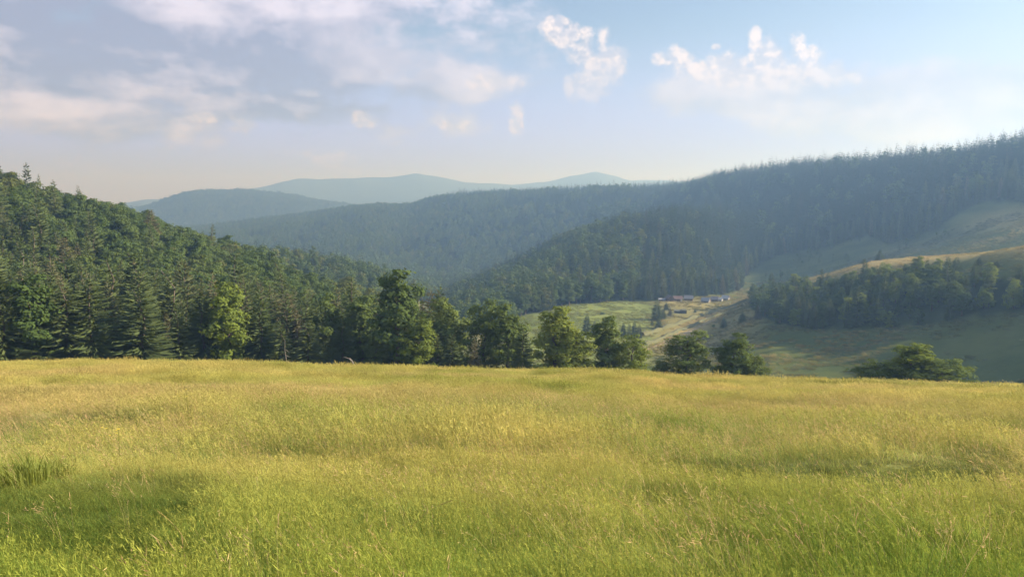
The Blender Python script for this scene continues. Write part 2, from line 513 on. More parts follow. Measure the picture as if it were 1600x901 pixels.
# forest zones in the photograph's layout
RIGHT_FOREST = [(1095, 200), (1090, 480), (1128, 466), (1156, 450), (1178, 424), (1200, 406), (1260, 392), (1330, 382), (1400, 372), (1470, 356), (1495, 333), (1540, 316), (1580, 316), (1640, 322), (2600, 330), (2600, -200), (1095, -200)]
SCRUB = [(1105, 460), (1200, 396), (1330, 374), (1470, 352), (1540, 372), (1440, 398), (1300, 420), (1200, 445)]
GROVE = [(1168, 474), (1178, 462), (1225, 452), (1262, 455), (1300, 456), (1340, 448), (1390, 437), (1450, 432), (1520, 436), (1600, 440), (1760, 445), (1760, 486), (1600, 486), (1520, 496), (1440, 508), (1350, 516), (1270, 516), (1215, 506), (1185, 494)]
GLADES = [[(484, 430), (505, 432), (522, 444), (500, 449), (480, 440)], [(645, 470), (690, 474), (692, 515), (650, 520), (640, 490)], [(585, 458), (640, 462), (640, 478), (580, 472)]]


def forest_mask(x, y, z, r):
    px, py = project(x, y, z)
    az = np.arctan2(x, y)
    front = y > 1
    B_d = np.interp(az, [q[0] for q in SLOTS[1][0]], [q[1] for q in SLOTS[1][0]])
    C_d = np.interp(az, [q[0] for q in SLOTS[2][0]], [q[1] for q in SLOTS[2][0]])
    edge = 172 + 4 * fbm(x, y, 20, 2, 41)
    left = (px < 700) & (r > edge) & (r < 3000) & front
    mid = (px >= 700) & (px < 1110) & (r > np.where(px < 800, 500, C_d + 8 + 14 * fbm(x, y, 50, 2, 42)))
    right = (px >= 1095) & (r > C_d + 8 + np.clip((px - 1120) * .5, 0, 45) + 14 * fbm(x, y, 50, 2, 42)) & in_poly(px, py + 8 * fbm(x, y, 60, 3, 43), RIGHT_FOREST)
    grove = (r < B_d + 5) & (r > 220) & in_poly(px, py, GROVE)
    m = (left | mid | right | grove) & front & (r < 3000)
    for g in GLADES:
        m &= ~((r > 380) & (r < 800) & in_poly(px, py, g))
    m |= front & (r >= 3000)
    return m, px, py, left, grove


def terrain():
    fm, px, py, _, _ = forest_mask(GX, GY, GZ, np.broadcast_to(RR, GX.shape))
    r = np.broadcast_to(RR, GX.shape)
    az = np.broadcast_to(TH[:, None], GX.shape)
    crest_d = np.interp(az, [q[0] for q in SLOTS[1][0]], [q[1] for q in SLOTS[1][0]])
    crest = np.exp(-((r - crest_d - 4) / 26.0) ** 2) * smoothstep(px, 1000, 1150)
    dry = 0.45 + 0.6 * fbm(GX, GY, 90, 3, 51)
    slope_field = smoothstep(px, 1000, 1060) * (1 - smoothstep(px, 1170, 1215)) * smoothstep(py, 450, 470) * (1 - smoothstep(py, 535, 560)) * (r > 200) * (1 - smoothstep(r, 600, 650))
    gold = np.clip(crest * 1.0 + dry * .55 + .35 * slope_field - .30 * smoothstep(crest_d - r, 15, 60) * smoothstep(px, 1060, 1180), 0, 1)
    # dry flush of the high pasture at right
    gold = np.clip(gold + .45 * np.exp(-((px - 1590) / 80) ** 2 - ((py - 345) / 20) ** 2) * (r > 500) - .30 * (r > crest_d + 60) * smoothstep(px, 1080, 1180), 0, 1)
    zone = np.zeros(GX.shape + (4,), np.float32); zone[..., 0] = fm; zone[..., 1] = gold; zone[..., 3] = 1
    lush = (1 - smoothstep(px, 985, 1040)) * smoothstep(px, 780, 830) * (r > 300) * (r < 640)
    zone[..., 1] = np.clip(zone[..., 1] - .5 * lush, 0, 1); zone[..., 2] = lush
    zone[..., 0] = np.maximum(zone[..., 0], .6 * in_poly(px, py, SCRUB) * (r > 560) * np.clip(.6 + .8 * fbm(GX, GY, 30, 3, 45), 0, 1))
    # soft woodland border
    zone[..., 0] = (zone[..., 0] + np.roll(zone[..., 0], 1, 0) + np.roll(zone[..., 0], -1, 0) + np.roll(zone[..., 0], 1, 1)) / 4
    j1 = int(np.searchsorted(RR, 168)); j2 = int(np.searchsorted(RR, 3150))
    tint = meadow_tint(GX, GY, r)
    for name, ja, jb, mat, lab in (('meadow', 0, j1, M_MEADOW, None), ('hills', j1, j2, M_GROUND, None), ('mountain_range', j2, len(RR) - 1, M_FAR, None)):
        js = np.arange(ja, jb + 1); nT, nR = len(TH), len(js)
        V = np.stack([GX[:, js], GY[:, js], GZ[:, js]], -1).reshape(-1, 3)
        i, j = np.meshgrid(np.arange(nT - 1), np.arange(nR - 1), indexing='ij')
        q = np.stack([i * nR + j, (i + 1) * nR + j, (i + 1) * nR + j + 1, i * nR + j + 1], -1).reshape(-1, 4)[:, ::-1]
        me = mesh_np(name, V, q, mat, True)
        ca = me.color_attributes.new('zone', 'FLOAT_COLOR', 'POINT')
        if name == 'meadow':
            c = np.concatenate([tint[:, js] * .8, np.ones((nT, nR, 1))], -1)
        else:
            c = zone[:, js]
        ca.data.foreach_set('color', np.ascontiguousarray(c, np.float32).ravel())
        o = add_obj(name, me)
        tag(o, kind='structure')


def meadow_tint(x, y, r):
    """natural colour of the sward, plus shade painted into the hollows: lush green near, ripe straw further out, reddish seed heads in drifts"""
    g1 = np.array([.215, .305, .055]); g2 = np.array([.37, .415, .092]); st = np.array([.56, .495, .200]); red = np.array([.47, .375, .21]); dk = np.array([.085, .135, .026])
    a = fbm(x * .6, y, 9, 3, 61); b = fbm(x * .45, y, 24, 3, 62); c = fbm(x, y, 3, 2, 63)
    ripe = np.clip(smoothstep(r + 3 * b + 2 * a, 4.5, 15) * .58 + smoothstep(r, 14, 70) * .22 + .22 * a + .18 * c, 0, 1)
    base = g1 + (g2 - g1) * np.clip(.5 + .5 * a + .3 * c, 0, 1)[..., None]
    col = base + (st - base) * ripe[..., None]
    rd = smoothstep(b + .35 * a, .30, .75) * smoothstep(r, 10, 26) * .42
    col = col + (red - col) * rd[..., None]
    gr = smoothstep(fbm(x * .35, y, 13, 3, 64), .32, .75) * (1 - .25 * smoothstep(r, 40, 110)) * .75
    col = col + (base * .85 - col) * gr[..., None]
    dd = np.clip(smoothstep(a - .4 * b, .55, .95) * .4 + .65 * hollow(x, y, r), 0, .8)  # random dark patches; in the hollows the darker tint imitates shade
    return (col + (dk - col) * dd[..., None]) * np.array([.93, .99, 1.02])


terrain()


# ------------------------------------------------------------------ geometry-node scatter (stuff)
def scatter(name, P, rot, scl, idx, protos, tint=None, label=None, cat=None):
    coll = bpy.data.collections.new(name + '_kinds')
    for p in protos: coll.objects.link(p)
    n = len(P)
    me = bpy.data.meshes.new(name)
    me.vertices.add(n); me.vertices.foreach_set('co', np.asarray(P, np.float32).ravel())
    def attr(nm, ty, key, arr):
        a = me.attributes.new(nm, ty, 'POINT'); a.data.foreach_set(key, np.ascontiguousarray(arr).ravel())
    attr('rot', 'FLOAT_VECTOR', 'vector', np.asarray(rot, np.float32)); attr('scl', 'FLOAT_VECTOR', 'vector', np.asarray(scl, np.float32))
    attr('idx', 'INT', 'value', np.asarray(idx, np.int32))
    if tint is not None:
        attr('tint', 'FLOAT_COLOR', 'color', np.concatenate([np.asarray(tint, np.float32), np.ones((n, 1), np.float32)], 1))
    o = add_obj(name, me)
    ng = bpy.data.node_groups.new(name + '_scatter', 'GeometryNodeTree')
    ng.interface.new_socket('Geometry', in_out='INPUT', socket_type='NodeSocketGeometry')
    ng.interface.new_socket('Geometry', in_out='OUTPUT', socket_type='NodeSocketGeometry')
    N, L = ng.nodes, ng.links
    gi, go = N.new('NodeGroupInput'), N.new('NodeGroupOutput')
    ci = N.new('GeometryNodeCollectionInfo'); ci.inputs['Collection'].default_value = coll
    ci.inputs['Separate Children'].default_value = True; ci.inputs['Reset Children'].default_value = True
    ip = N.new('GeometryNodeInstanceOnPoints'); ip.inputs['Pick Instance'].default_value = True
    def named(nm, ty):
        a = N.new('GeometryNodeInputNamedAttribute'); a.data_type = ty; a.inputs['Name'].default_value = nm
        return a.outputs['Attribute']
    L.new(gi.outputs[0], ip.inputs['Points']); L.new(ci.outputs[0], ip.inputs['Instance'])
    L.new(named('idx', 'INT'), ip.inputs['Instance Index'])
    L.new(named('rot', 'FLOAT_VECTOR'), ip.inputs['Rotation']); L.new(named('scl', 'FLOAT_VECTOR'), ip.inputs['Scale'])
    L.new(ip.outputs[0], go.inputs[0])
    md = o.modifiers.new('scatter', 'NODES'); md.node_group = ng
    tag(o, label, cat, kind='stuff')
    return o


# ------------------------------------------------------------------ trees: prototypes, 1 m tall, scaled when placed
def tube(path, radii, k=6):
    V, Q = [], []
    P = np.array(path, float)
    for i, p in enumerate(P):
        d = P[min(i + 1, len(P) - 1)] - P[max(i - 1, 0)]
        d /= np.linalg.norm(d) + 1e-9
        u = np.cross(d, [0.3, 0.9, 0.1]); u /= np.linalg.norm(u) + 1e-9; v = np.cross(d, u)
        for a in range(k):
            th = 2 * math.pi * a / k
            V.append(p + radii[i] * (u * math.cos(th) + v * math.sin(th)))
    for i in range(len(P) - 1):
        for a in range(k):
            Q.append((i * k + a, i * k + (a + 1) % k, (i + 1) * k + (a + 1) % k, (i + 1) * k + a))
    return V, Q


def join(parts):
    V, Q, o = [], [], 0
    for v, q in parts:
        V += list(v); Q += [tuple(i + o for i in f) for f in q]; o += len(v)
    return V, Q


def spruce_mesh(name, seed, levels, per, twigs, R=0.19, sparse=0.0, mat=None, ragged=.25, taper=.8):
    r = np.random.default_rng(seed)
    V, T = [], []
    for li in range(levels):
        t = 0.035 + 0.945 * (li + r.uniform(-.3, .3)) / levels
        L0 = R * ((1 - t) ** taper) * (1 - .35 * max(0, .14 - t) / .14) + 0.006
        k = max(3, int(per * (1 - .45 * t)))
        a0 = r.uniform(0, 6.28)
        for b in range(k):
            if r.random() < sparse: continue
            az = a0 + 6.283 * b / k + r.uniform(-.35, .35)
            L = L0 * r.uniform(1 - ragged, 1 + ragged * .8)
            o = np.array([math.cos(az), math.sin(az), 0]); s = np.array([-o[1], o[0], 0]); up = np.array([0, 0, 1.0])
            tb = t; t = min(.985, max(.03, t + r.normal() * .017))
            drop = (.62 - .75 * t) * r.uniform(.35, 1.6)
            def pt(q): return o * L * q + up * (t + L * (-drop * q + .33 * q * q))
            wd = min(L * .16, .013)
            # flat bough: tapered fan of two blades
            for sg in (-1, 1):
                base = len(V)
                V += [pt(.05), pt(.45) + s * sg * wd - up * wd * .45, pt(.8) + s * sg * wd * .7 - up * wd * .35, pt(1.0)]
                T += [(base, base + 1, base + 2), (base, base + 2, base + 3)]
            for q in range(int(twigs * (.35 + 1.15 * L / R))):
                x = r.uniform(.25, 1.0); sg = r.choice((-1, 1)); ln = min(L * .30, .040) * r.uniform(.45, 1.0) * (1.15 - .5 * x)
                p = pt(x); tip = p + s * sg * ln * r.uniform(.2, 1.0) + o * ln * r.uniform(.1, .8) - up * ln * r.uniform(.0, 1.3)
                e = (o * r.uniform(-.5, .5) + up * r.uniform(.2, .6)) * ln * .35
                base = len(V)
                V += [p + e, p - e, tip]; T += [(base, base + 1, base + 2)]
            t = tb
    base = len(V)
    V += [np.array([-.006, 0, .93]), np.array([.006, 0, .93]), np.array([0, 0, 1.0])]; T += [(base, base + 1, base + 2)]
    me = mesh_np(name, V, T, mat)
    V = np.array(V)
    me['half_width'] = float(np.percentile(np.hypot(V[:, 0], V[:, 1]), 97))
    return me


def broad_mesh(name, seed, lobes, clumps, leaves, leaf, mat, crad=.085):
    """crown = leaf clumps spread over the shells of several lobes"""
    r = np.random.default_rng(seed)
    vol = np.array([l[3] * l[4] for l in lobes]) ** .9; vol /= vol.sum()
    Vs = []
    for c in range(clumps):
        l = lobes[r.choice(len(lobes), p=vol)]
        d = r.normal(size=3); d /= np.linalg.norm(d)
        if d[2] < -.35 and r.random() < .5: d[2] *= -1
        rad = r.uniform(.45, 1.0) ** .5
        cc = np.array(l[:3]) + d * np.array([l[3], l[3], l[4]]) * rad
        cr = crad * r.uniform(.55, 1.2) * (.6 + .9 * l[3] / .2 * .4)
        n = int(leaves * r.uniform(.6, 1.4))
        dd = r.normal(size=(n, 3)); dd /= np.linalg.norm(dd, axis=1, keepdims=True)
        pos = cc + dd * cr * np.array([1, 1, .6]) * (r.uniform(.2, 1, (n, 1)) ** .5)
        nrm = dd * .8 + d * .6 + np.array([0, 0, .45]) + r.normal(size=(n, 3)) * .28
        nrm /= np.linalg.norm(nrm, axis=1, keepdims=True)
        u = np.cross(nrm, r.normal(size=(n, 3))); u /= np.linalg.norm(u, axis=1, keepdims=True); v = np.cross(nrm, u)
        sz = leaf * r.uniform(.6, 1.4, (n, 1))
        Vs.append(np.stack([pos - u * sz, pos - v * sz * .6, pos + u * sz, pos + v * sz * .6], 1).reshape(-1, 3))
    V = np.concatenate(Vs)
    Q = np.arange(len(V)).reshape(-1, 4)
    V[:, 2] /= np.percentile(V[:, 2], 99.8)
    me = mesh_np(name, V, Q, mat)
    me['half_width'] = float(np.percentile(np.hypot(V[:, 0], V[:, 1]), 96))
    return me


def lobes_round(seed, n, w, z0, z1, big):
    r = np.random.default_rng(seed); out = []
    for i in range(n):
        t = (i + .5) / n
        z = z0 + (z1 - z0) * t
        rr = w * math.sin(math.pi * (.18 + .74 * t)) ** .8
        a = i * 2.4 + r.uniform(-.6, .6)
        q = rr * r.uniform(.35, .75)
        s = big * r.uniform(.7, 1.15) * (1.1 - .45 * t)
        out.append((math.cos(a) * q, math.sin(a) * q, z, s, s * r.uniform(.6, .85)))
    out.append((0, 0, (z0 + z1) / 2, w * .7, (z1 - z0) * .36))
    return out


def trunk_mesh(name, seed, r0, top, limbs, mat, spread=.2, zb=.25):
    r = np.random.default_rng(seed)
    parts = []
    n = 7
    path = [(r.uniform(-.008, .008) * i, r.uniform(-.008, .008) * i, -0.03 + (top + .03) * i / (n - 1)) for i in range(n)]
    parts.append(tube(path, [r0 * (1.25 if i == 0 else 1) * (1 - .85 * i / (n - 1)) for i in range(n)], 7))
    for k in range(limbs):
        t = r.uniform(zb, top * .85); a = r.uniform(0, 6.28); L = spread * r.uniform(.6, 1.1)
        p0 = np.array([0, 0, t]); o = np.array([math.cos(a), math.sin(a), 0])
        pts = [p0, p0 + o * L * .4 + np.array([0, 0, L * .35]), p0 + o * L + np.array([0, 0, L * .8])]
        rr = r0 * .45 * (1 - .6 * t)
        parts.append(tube(pts, [rr, rr * .65, rr * .2], 5))
    V, Q = join(parts)
    return mesh_np(name, np.array(V), np.array(Q), mat, True)


SPRUCE = [(spruce_mesh('spruce_crown', 100 + i, 42, 10, 18, R, sp, M_SPRUCE, rg, .66), trunk_mesh('spruce_trunk', 150 + i, .012, .96, 0, M_BARK))
          for i, (R, sp, rg) in enumerate([(.20, .0, .22), (.17, .04, .28), (.235, .0, .25), (.15, .10, .35), (.19, .14, .38), (.26, .02, .22)])]
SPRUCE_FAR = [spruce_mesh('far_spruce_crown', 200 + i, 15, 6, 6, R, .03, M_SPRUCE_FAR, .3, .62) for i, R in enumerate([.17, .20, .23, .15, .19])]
BROAD_LOBES = [
    (lobes_round(1, 9, .26, .22, .88, .15), .026),       # 0 beech dome
    (lobes_round(2, 11, .22, .18, .90, .13), .025),      # 1 tall oval
    (lobes_round(3, 8, .32, .22, .82, .17), .028),       # 2 wide round
    (lobes_round(4, 12, .19, .15, .92, .11), .022),      # 3 slender
    (lobes_round(5, 10, .38, .16, .80, .18), .028),      # 4 spreading bush
]
EDGE_LOBES = [(lobes_round(11, 13, .27, .07, .88, .14), .026), (lobes_round(12, 14, .21, .08, .90, .125), .025), (lobes_round(13, 13, .33, .07, .84, .16), .028),
              (lobes_round(14, 12, .19, .08, .92, .11), .022), (lobes_round(15, 12, .38, .08, .80, .17), .028)]
BROAD = [(broad_mesh('beech_crown', 300 + i, lb, 290, 22, .0160, M_BEECH), trunk_mesh('beech_trunk', 350 + i, rr, .82, 8, M_BARK)) for i, (lb, rr) in enumerate(BROAD_LOBES)]
DARK = [(broad_mesh('alder_crown', 320 + i, lb, 340, 26, .0150, M_DARKLEAF), BROAD[i][1]) for i, (lb, rr) in enumerate(EDGE_LOBES)]
LIGHT = [(broad_mesh('maple_crown', 340 + i, lb, 320, 25, .0155, M_MAPLE), BROAD[i][1]) for i, (lb, rr) in enumerate(EDGE_LOBES)]
BROAD_FAR = [broad_mesh('far_beech_crown', 400 + i, lobes_round(30 + i, 7, .34 + .03 * i, .22, .80, .2), 46, 11, .042, M_BEECH, .12) for i in range(4)]


def proto(name, me):
    return bpy.data.objects.new(name, me)


# ---- hand-placed trees along the meadow edge and in the valley
def place_tree(name, meshes, px, top, d=None, base=None, wpx=None, label=None, cat='tree', group=None, rot=None, sink=0.0, r_unit=.2):
    """tree at photo column px whose tip shows at row `top`; d = distance, or base = row where it stands"""
    if d is None:
        x, y, z = on_ray(px, base, 230)
    else:
        az, _ = pix_polar(px, 560)
        x, y = math.sin(az) * d, math.cos(az) * d
        z = float(ground_z(x, y))
    r = math.hypot(x, y)
    az, t = pix_polar(px, top)
    H = max(1.2, t * r - z)
    e = bpy.data.objects.new(name, None); COL.objects.link(e)
    e.empty_display_size = .5
    e.location = (x, y, z - sink)
    sxy = H if wpx is None else (wpx * r / F_PX / 2) / r_unit
    e.scale = (sxy, sxy, H)
    e.rotation_euler = (0, 0, random.uniform(0, 6.28) if rot is None else rot)
    c = add_obj('crown', meshes[0], e); t_ = add_obj('trunk', meshes[1], e)
    tag(e, label, cat, group)
    return e


PLACED = []


def hand(kind, px, top, d, wpx, label, rot=None, base=None):
    fam, i = kind
    meshes = {'s': SPRUCE, 'b': BROAD, 'd': DARK, 'l': LIGHT}[fam][i]
    unit = meshes[0]['half_width']
    if fam == 's': wpx *= 1.12
    e = place_tree('spruce_tree' if fam == 's' else 'broadleaf_tree', meshes, px, top, d, base, wpx, label, 'spruce' if fam == 's' else 'broadleaf tree',
                   'spruces set out one by one' if fam == 's' else 'broadleaf trees along the meadow edge', rot, 0.1, unit)
    PLACED.append((e.location.x, e.location.y, e.scale[0] * unit, e.scale[2], fam == 's'))
    return e


EDGE = [
    (('s', 2), 8, 428, 166, 74, 'dark spruce cut by the left border at the meadow edge'),
    (('b', 1), 55, 428, 166, 66, 'tall pale broadleaf tree among spruces, near the left border of the meadow edge'),
    (('s', 0), 108, 438, 165, 66, 'bright green spruce with full skirts, left one of a close pair at the meadow edge'),
    (('s', 5), 146, 430, 166, 78, 'bright green spruce with full skirts, right one of a close pair at the meadow edge'),
    (('s', 1), 176, 398, 186, 70, 'tall spruce rising behind the bright green pair at left'),
    (('s', 0), 224, 447, 164, 74, 'broad single spruce in full sun in front of the left stand'),
    (('s', 3), 268, 415, 190, 56, 'slim tall spruce behind and right of the broad single spruce'),
    (('s', 4), 282, 482, 168, 46, 'short dark spruce in shade right of the broad single spruce'),
    (('s', 1), 320, 440, 170, 62, 'tall dark spruce just left of the light green broadleaf tree'),
    (('l', 1), 358, 442, 168, 66, 'light green broadleaf tree standing between dark spruces at the forest edge'),
    (('s', 2), 408, 452, 170, 60, 'dark conical spruce just right of the light green broadleaf tree'),
    (('s', 4), 440, 500, 163, 40, 'scraggly thin spruce beside the pale dead trunk'),
    (('s', 0), 482, 498, 163, 50, 'small full spruce right of the pale dead trunk'),
    (('b', 3), 512, 458, 178, 52, 'narrow broadleaf tree behind the small full spruce'),
    (('s', 2), 536, 488, 166, 48, 'dark spruce standing behind the pale snag'),
    (('b', 1), 566, 462, 176, 58, 'mid green broadleaf tree left of the tallest tree'),
    (('d', 0), 588, 520, 163, 44, 'low shaded broadleaf tree at the left foot of the tallest tree'),
    (('b', 1), 622, 420, 163, 84, 'tallest broadleaf tree of the meadow edge, standing above its neighbours'),
    (('l', 0), 655, 498, 158, 62, 'lower light broadleaf tree leaning out right of the tallest tree'),
    (('s', 3), 684, 520, 160, 28, 'little spruce left of a twin little spruce, right of the tallest tree'),
    (('s', 0), 706, 518, 158, 36, 'little spruce with brownish skirts in front of a dark domed broadleaf tree'),
    (('d', 0), 700, 464, 172, 76, 'dark domed broadleaf tree behind two little spruces'),
    (('s', 4), 741, 526, 156, 24, 'thin pale young spruce in front of the big dark broadleaf pair'),
    (('d', 2), 756, 466, 166, 74, 'left half of the big dark broadleaf pair at the meadow edge'),
    (('d', 0), 793, 474, 164, 70, 'right half of the big dark broadleaf pair at the meadow edge'),
    (('s', 2), 817, 508, 157, 44, 'dark spruce leaning on the right side of the big broadleaf pair'),
    (('l', 0), 868, 477, 152, 78, 'bright tall broadleaf tree with open lobes left of the gap to the huts'),
    (('l', 2), 900, 512, 150, 74, 'bright lower broadleaf tree joined to the right of the open lobed tree'),
    (('d', 1), 948, 494, 152, 58, 'darker broadleaf tree with a pointed top, mid meadow edge'),
    (('l', 4), 988, 520, 150, 60, 'thin crowned broadleaf tree with bare twigs above, mid meadow edge'),
    (('d', 4), 1034, 562, 140, 30, 'small low bush left of the round broadleaf tree'),
    (('d', 2), 1074, 515, 140, 88, 'round dark broadleaf tree standing alone below the huts meadow'),
    (('d', 0), 1146, 520, 138, 62, 'round broadleaf tree below the shaded slope, right of the similar one'),
    (('d', 4), 1178, 554, 138, 46, 'low bushy broadleaf tree leaning right from the round broadleaf tree'),
    (('d', 4), 1374, 563, 130, 76, 'low dark bush at the right meadow edge, left of the taller bush'),
    (('l', 0), 1428, 534, 130, 74, 'pointed sunlit bush tree at the right meadow edge'),
    (('d', 4), 1470, 558, 130, 96, 'rounded low bush joined to the right of the pointed bush tree'),
]
for k, px, top, d, wpx, lab in EDGE:
    hand(k, px, top, d, wpx, lab)

VALLEY = [
    (('s', 2), 1026, 467, 500, 18, 'tallest spruce in the huts meadow, casting a shadow to the left'),
    (('s', 0), 1036, 482, 498, 10, 'short spruce touching the right side of the tallest meadow spruce'),
    (('s', 2), 1041, 472, 484, 9, 'small spruce nearest below the reddish house'),
    (('s', 1), 1047, 479, 493, 7, 'slim small spruce left of the dark low sheepfold'),
    (('s', 2), 1029, 497, 514, 13, 'squat spruce directly below the tallest meadow spruce'),
    (('s', 0), 1019, 500, 508, 6, 'tiny spruce left of the squat spruce'),
    (('s', 1), 1086, 482, 488, 5, 'tiny lone spruce in the golden field right of the sheepfold'),
    (('s', 2), 1131, 495, 512, 12, 'lone dark spruce low on the shaded slope'),
    (('s', 2), 1160, 486, 503, 12, 'lone dark spruce on the shaded slope, nearer the grove'),
    (('s', 1), 1184, 476, 499, 12, 'dark spruce at the left tip of the grove'),
    (('s', 2), 917, 489, 523, 16, 'dark spruce behind the bright lobed trees, left of a pair'),
    (('s', 0), 929, 499, 526, 12, 'dark spruce behind the bright lobed trees, right of a pair'),
    (('s', 0), 974, 503, 525, 11, 'leftmost of four small spruces in a row above the bare twigs'),
    (('s', 1), 983, 501, 527, 9, 'second from left of four small spruces in a row above the bare twigs'),
    (('s', 0), 991, 499, 527, 11, 'third from left of four small spruces in a row above the bare twigs'),
    (('s', 2), 999, 505, 528, 10, 'rightmost of four small spruces in a row above the bare twigs'),
    (('s', 2), 1205, 424, 455, 15, 'tall single spruce on the lit crest at the left end of the grove'),
    (('s', 2), 1240, 430, 462, 20, 'broad spruce of the grove just right of the track, left part'),
    (('s', 2), 1293, 425, 452, 16, 'tall spruce of the grove standing against the golden crest'),
    (('s', 5), 1367, 391, 411, 15, 'round topped spruce beyond the golden crest line'),
    (('s', 0), 1342, 403, 415, 9, 'small spruce left of the round topped spruce beyond the crest'),
    (('s', 2), 1493, 400, 440, 20, 'tallest spruce of the right half of the grove'),
    (('s', 2), 1530, 401, 413, 9, 'left one of two tiny spruces above the right end of the grove'),
    (('s', 2), 1557, 407, 418, 9, 'right one of two tiny spruces above the right end of the grove'),
    (('s', 1), 1594, 413, 446, 18, 'spruce at the right border of the picture in the grove'),
]
for k, px, top, base, wpx, lab in VALLEY:
    if px in (1367, 1342):
        hand(k, px, top, 545, wpx, lab)
    else:
        hand(k, px, top, None, wpx, lab, base=base)
for px, base, wpx, h, lab in [(1123, 484, 8, 6, 'small round bush beside the dark bank below the huts'), (942, 491, 9, 4, 'tiny shrub in the open green pasture'), (1115, 511, 5, 5, 'tiny bush on the shaded slope below the bank')]:
    e = place_tree('field_bush', DARK[4], px, base - h, None, base, wpx, lab, 'bush', 'bushes in the valley pasture', None, .1, DARK[4][0]['half_width'])


# ---- forest scatter
def poisson_polar(n, th0, th1, r0, r1, spacing_fn):
    th = rng.uniform(th0, th1, n); r = np.sqrt(rng.uniform(r0 * r0, r1 * r1, n))
    return th, r


def jitter_grid(x0, x1, y0, y1, s):
    gx, gy = np.meshgrid(np.arange(x0, x1, s), np.arange(y0, y1, s))
    gx = gx + rng.uniform(-.42, .42, gx.shape) * s; gy = gy + rng.uniform(-.42, .42, gy.shape) * s
    return gx.ravel(), gy.ravel()


def terrain_hidden():
    t = GZ[:, 1:] / RR[1:]
    return np.maximum.accumulate(t, axis=1)


RUNMAX = terrain_hidden()


def collect():
    out = []
    for (x0, x1, y0, y1, s, rmin, rmax) in [(-480, 560, 100, 700, 5.0, 0, 600), (-800, 1400, 250, 1900, 7.2, 600, 1500), (-2300, 900, 1000, 3000, 9.0, 1500, 3000), (-2500, 700, 2700, 3900, 15.0, 3000, 3900)]:
        x, y = jitter_grid(x0, x1, y0, y1, s)
        r = np.hypot(x, y); az = np.arctan2(x, y)
        k = (r >= rmin) & (r < rmax) & (np.abs(az) < math.radians(44))
        x, y, r, az = x[k], y[k], r[k], az[k]
        z = ground_z(x, y)
        m, px, py, left, grove = forest_mask(x, y, z, r)
        # drop trees wholly behind nearer ground
        i = np.clip(np.searchsorted(TH, az), 0, len(TH) - 1); j = np.clip(np.searchsorted(RR, r * .93) - 2, 0, RUNMAX.shape[1] - 1)
        seen = (z + 34) / r > RUNMAX[i, j]
        m &= seen
        if rmax <= 600:
            for (hx, hy, hr, hh, isS) in PLACED:
                m &= np.hypot(x - hx, y - hy) > min(hr * .75, 3.2)
        x, y, z, r, px, py, left, grove = [q[m] for q in (x, y, z, r, px, py, left, grove)]
        n = len(x)
        f = fbm(x, y, 70, 3, 71)
        pS = np.full(n, .8)
        lf = px < 700
        # left: spruces low and at the left, beech above
        q = np.where(r < 215, .90, np.where(r < 245, .62, -.02)) - .35 * smoothstep(px, 480, 560) + .50 * smoothstep(-px, -230, -20) * (r < 330) + .2 * f
        pS = np.where(lf & (r < 560), q, pS)
        pS = np.where(lf & (r >= 560) & (r < 1200), .25 + .3 * f, pS)
        pS = np.where((px >= 690) & (px < 1000) & (r >= 480) & (r < 1250), .62 + .9 * f - .55 * np.exp(-(((px - 880) / 75) ** 2 + ((py - 425) / 45) ** 2)), pS)
        pS = np.where((px < 1000) & (r >= 1250) & (r < 3000), .45 + .7 * f + .5 * smoothstep(-py, -335, -312), pS)
        pS = np.where(r >= 3000, .2, pS)
        pS = np.where((px >= 1000) & (r > 600), .97, pS)
        pS = np.where(grove, np.where(px < 1330, .52, .24), pS)
        S_ = rng.random(n) < pS
        keep_grove = rng.random(n) < .72
        keep_grove = np.where(grove, keep_grove, S_ | (r > 600) | (rng.random(n) < .62))
        H = np.where(S_, rng.normal(20, 3.6, n), rng.normal(17, 2.4, n))
        H = np.where((r < 600) & lf, np.where(S_, rng.normal(19.5, 3.5, n), rng.normal(15.5, 2.0, n)), H)
        H = np.where(grove, np.where(S_, rng.normal(10.5, 3.2, n), rng.normal(8.0, 2.2, n)), H)
        H = np.where((r < 186), H * .82, H)
        H = np.clip(H, 5, 30) * np.where(r >= 3000, 1.25, 1)
        # tall wood thins out at its lower border on the right
        H = np.where((px > 1100) & (r > 900), H * 1.15, H)
        T_ = np.stack([x, y, z, r, px, py, S_, H, grove, rng.random(n)], 1)
        out.append(T_[keep_grove])
    # loose young spruces and shrubs on the high pasture at right, below the wood
    x, y = jitter_grid(150, 900, 350, 1050, 10)
    r = np.hypot(x, y); z = ground_z(x, y); px, py = project(x, y, z)
    lim = in_poly(px, py, [(1110, 455), (1200, 398), (1330, 376), (1470, 355), (1520, 374), (1420, 396), (1250, 428), (1160, 452)])
    C_d = np.interp(np.arctan2(x, y), [q[0] for q in SLOTS[2][0]], [q[1] for q in SLOTS[2][0]])
    m = lim & (r > C_d) & (rng.random(len(x)) < np.clip(.45 + .9 * fbm(x, y, 45, 2, 44), 0, 1))
    n = int(m.sum())
    out.append(np.stack([x[m], y[m], z[m], r[m], px[m], py[m], rng.random(n) < .7, rng.uniform(2, 9, n), np.zeros(n), rng.random(n)], 1))
    return np.concatenate(out)


TREES = collect()


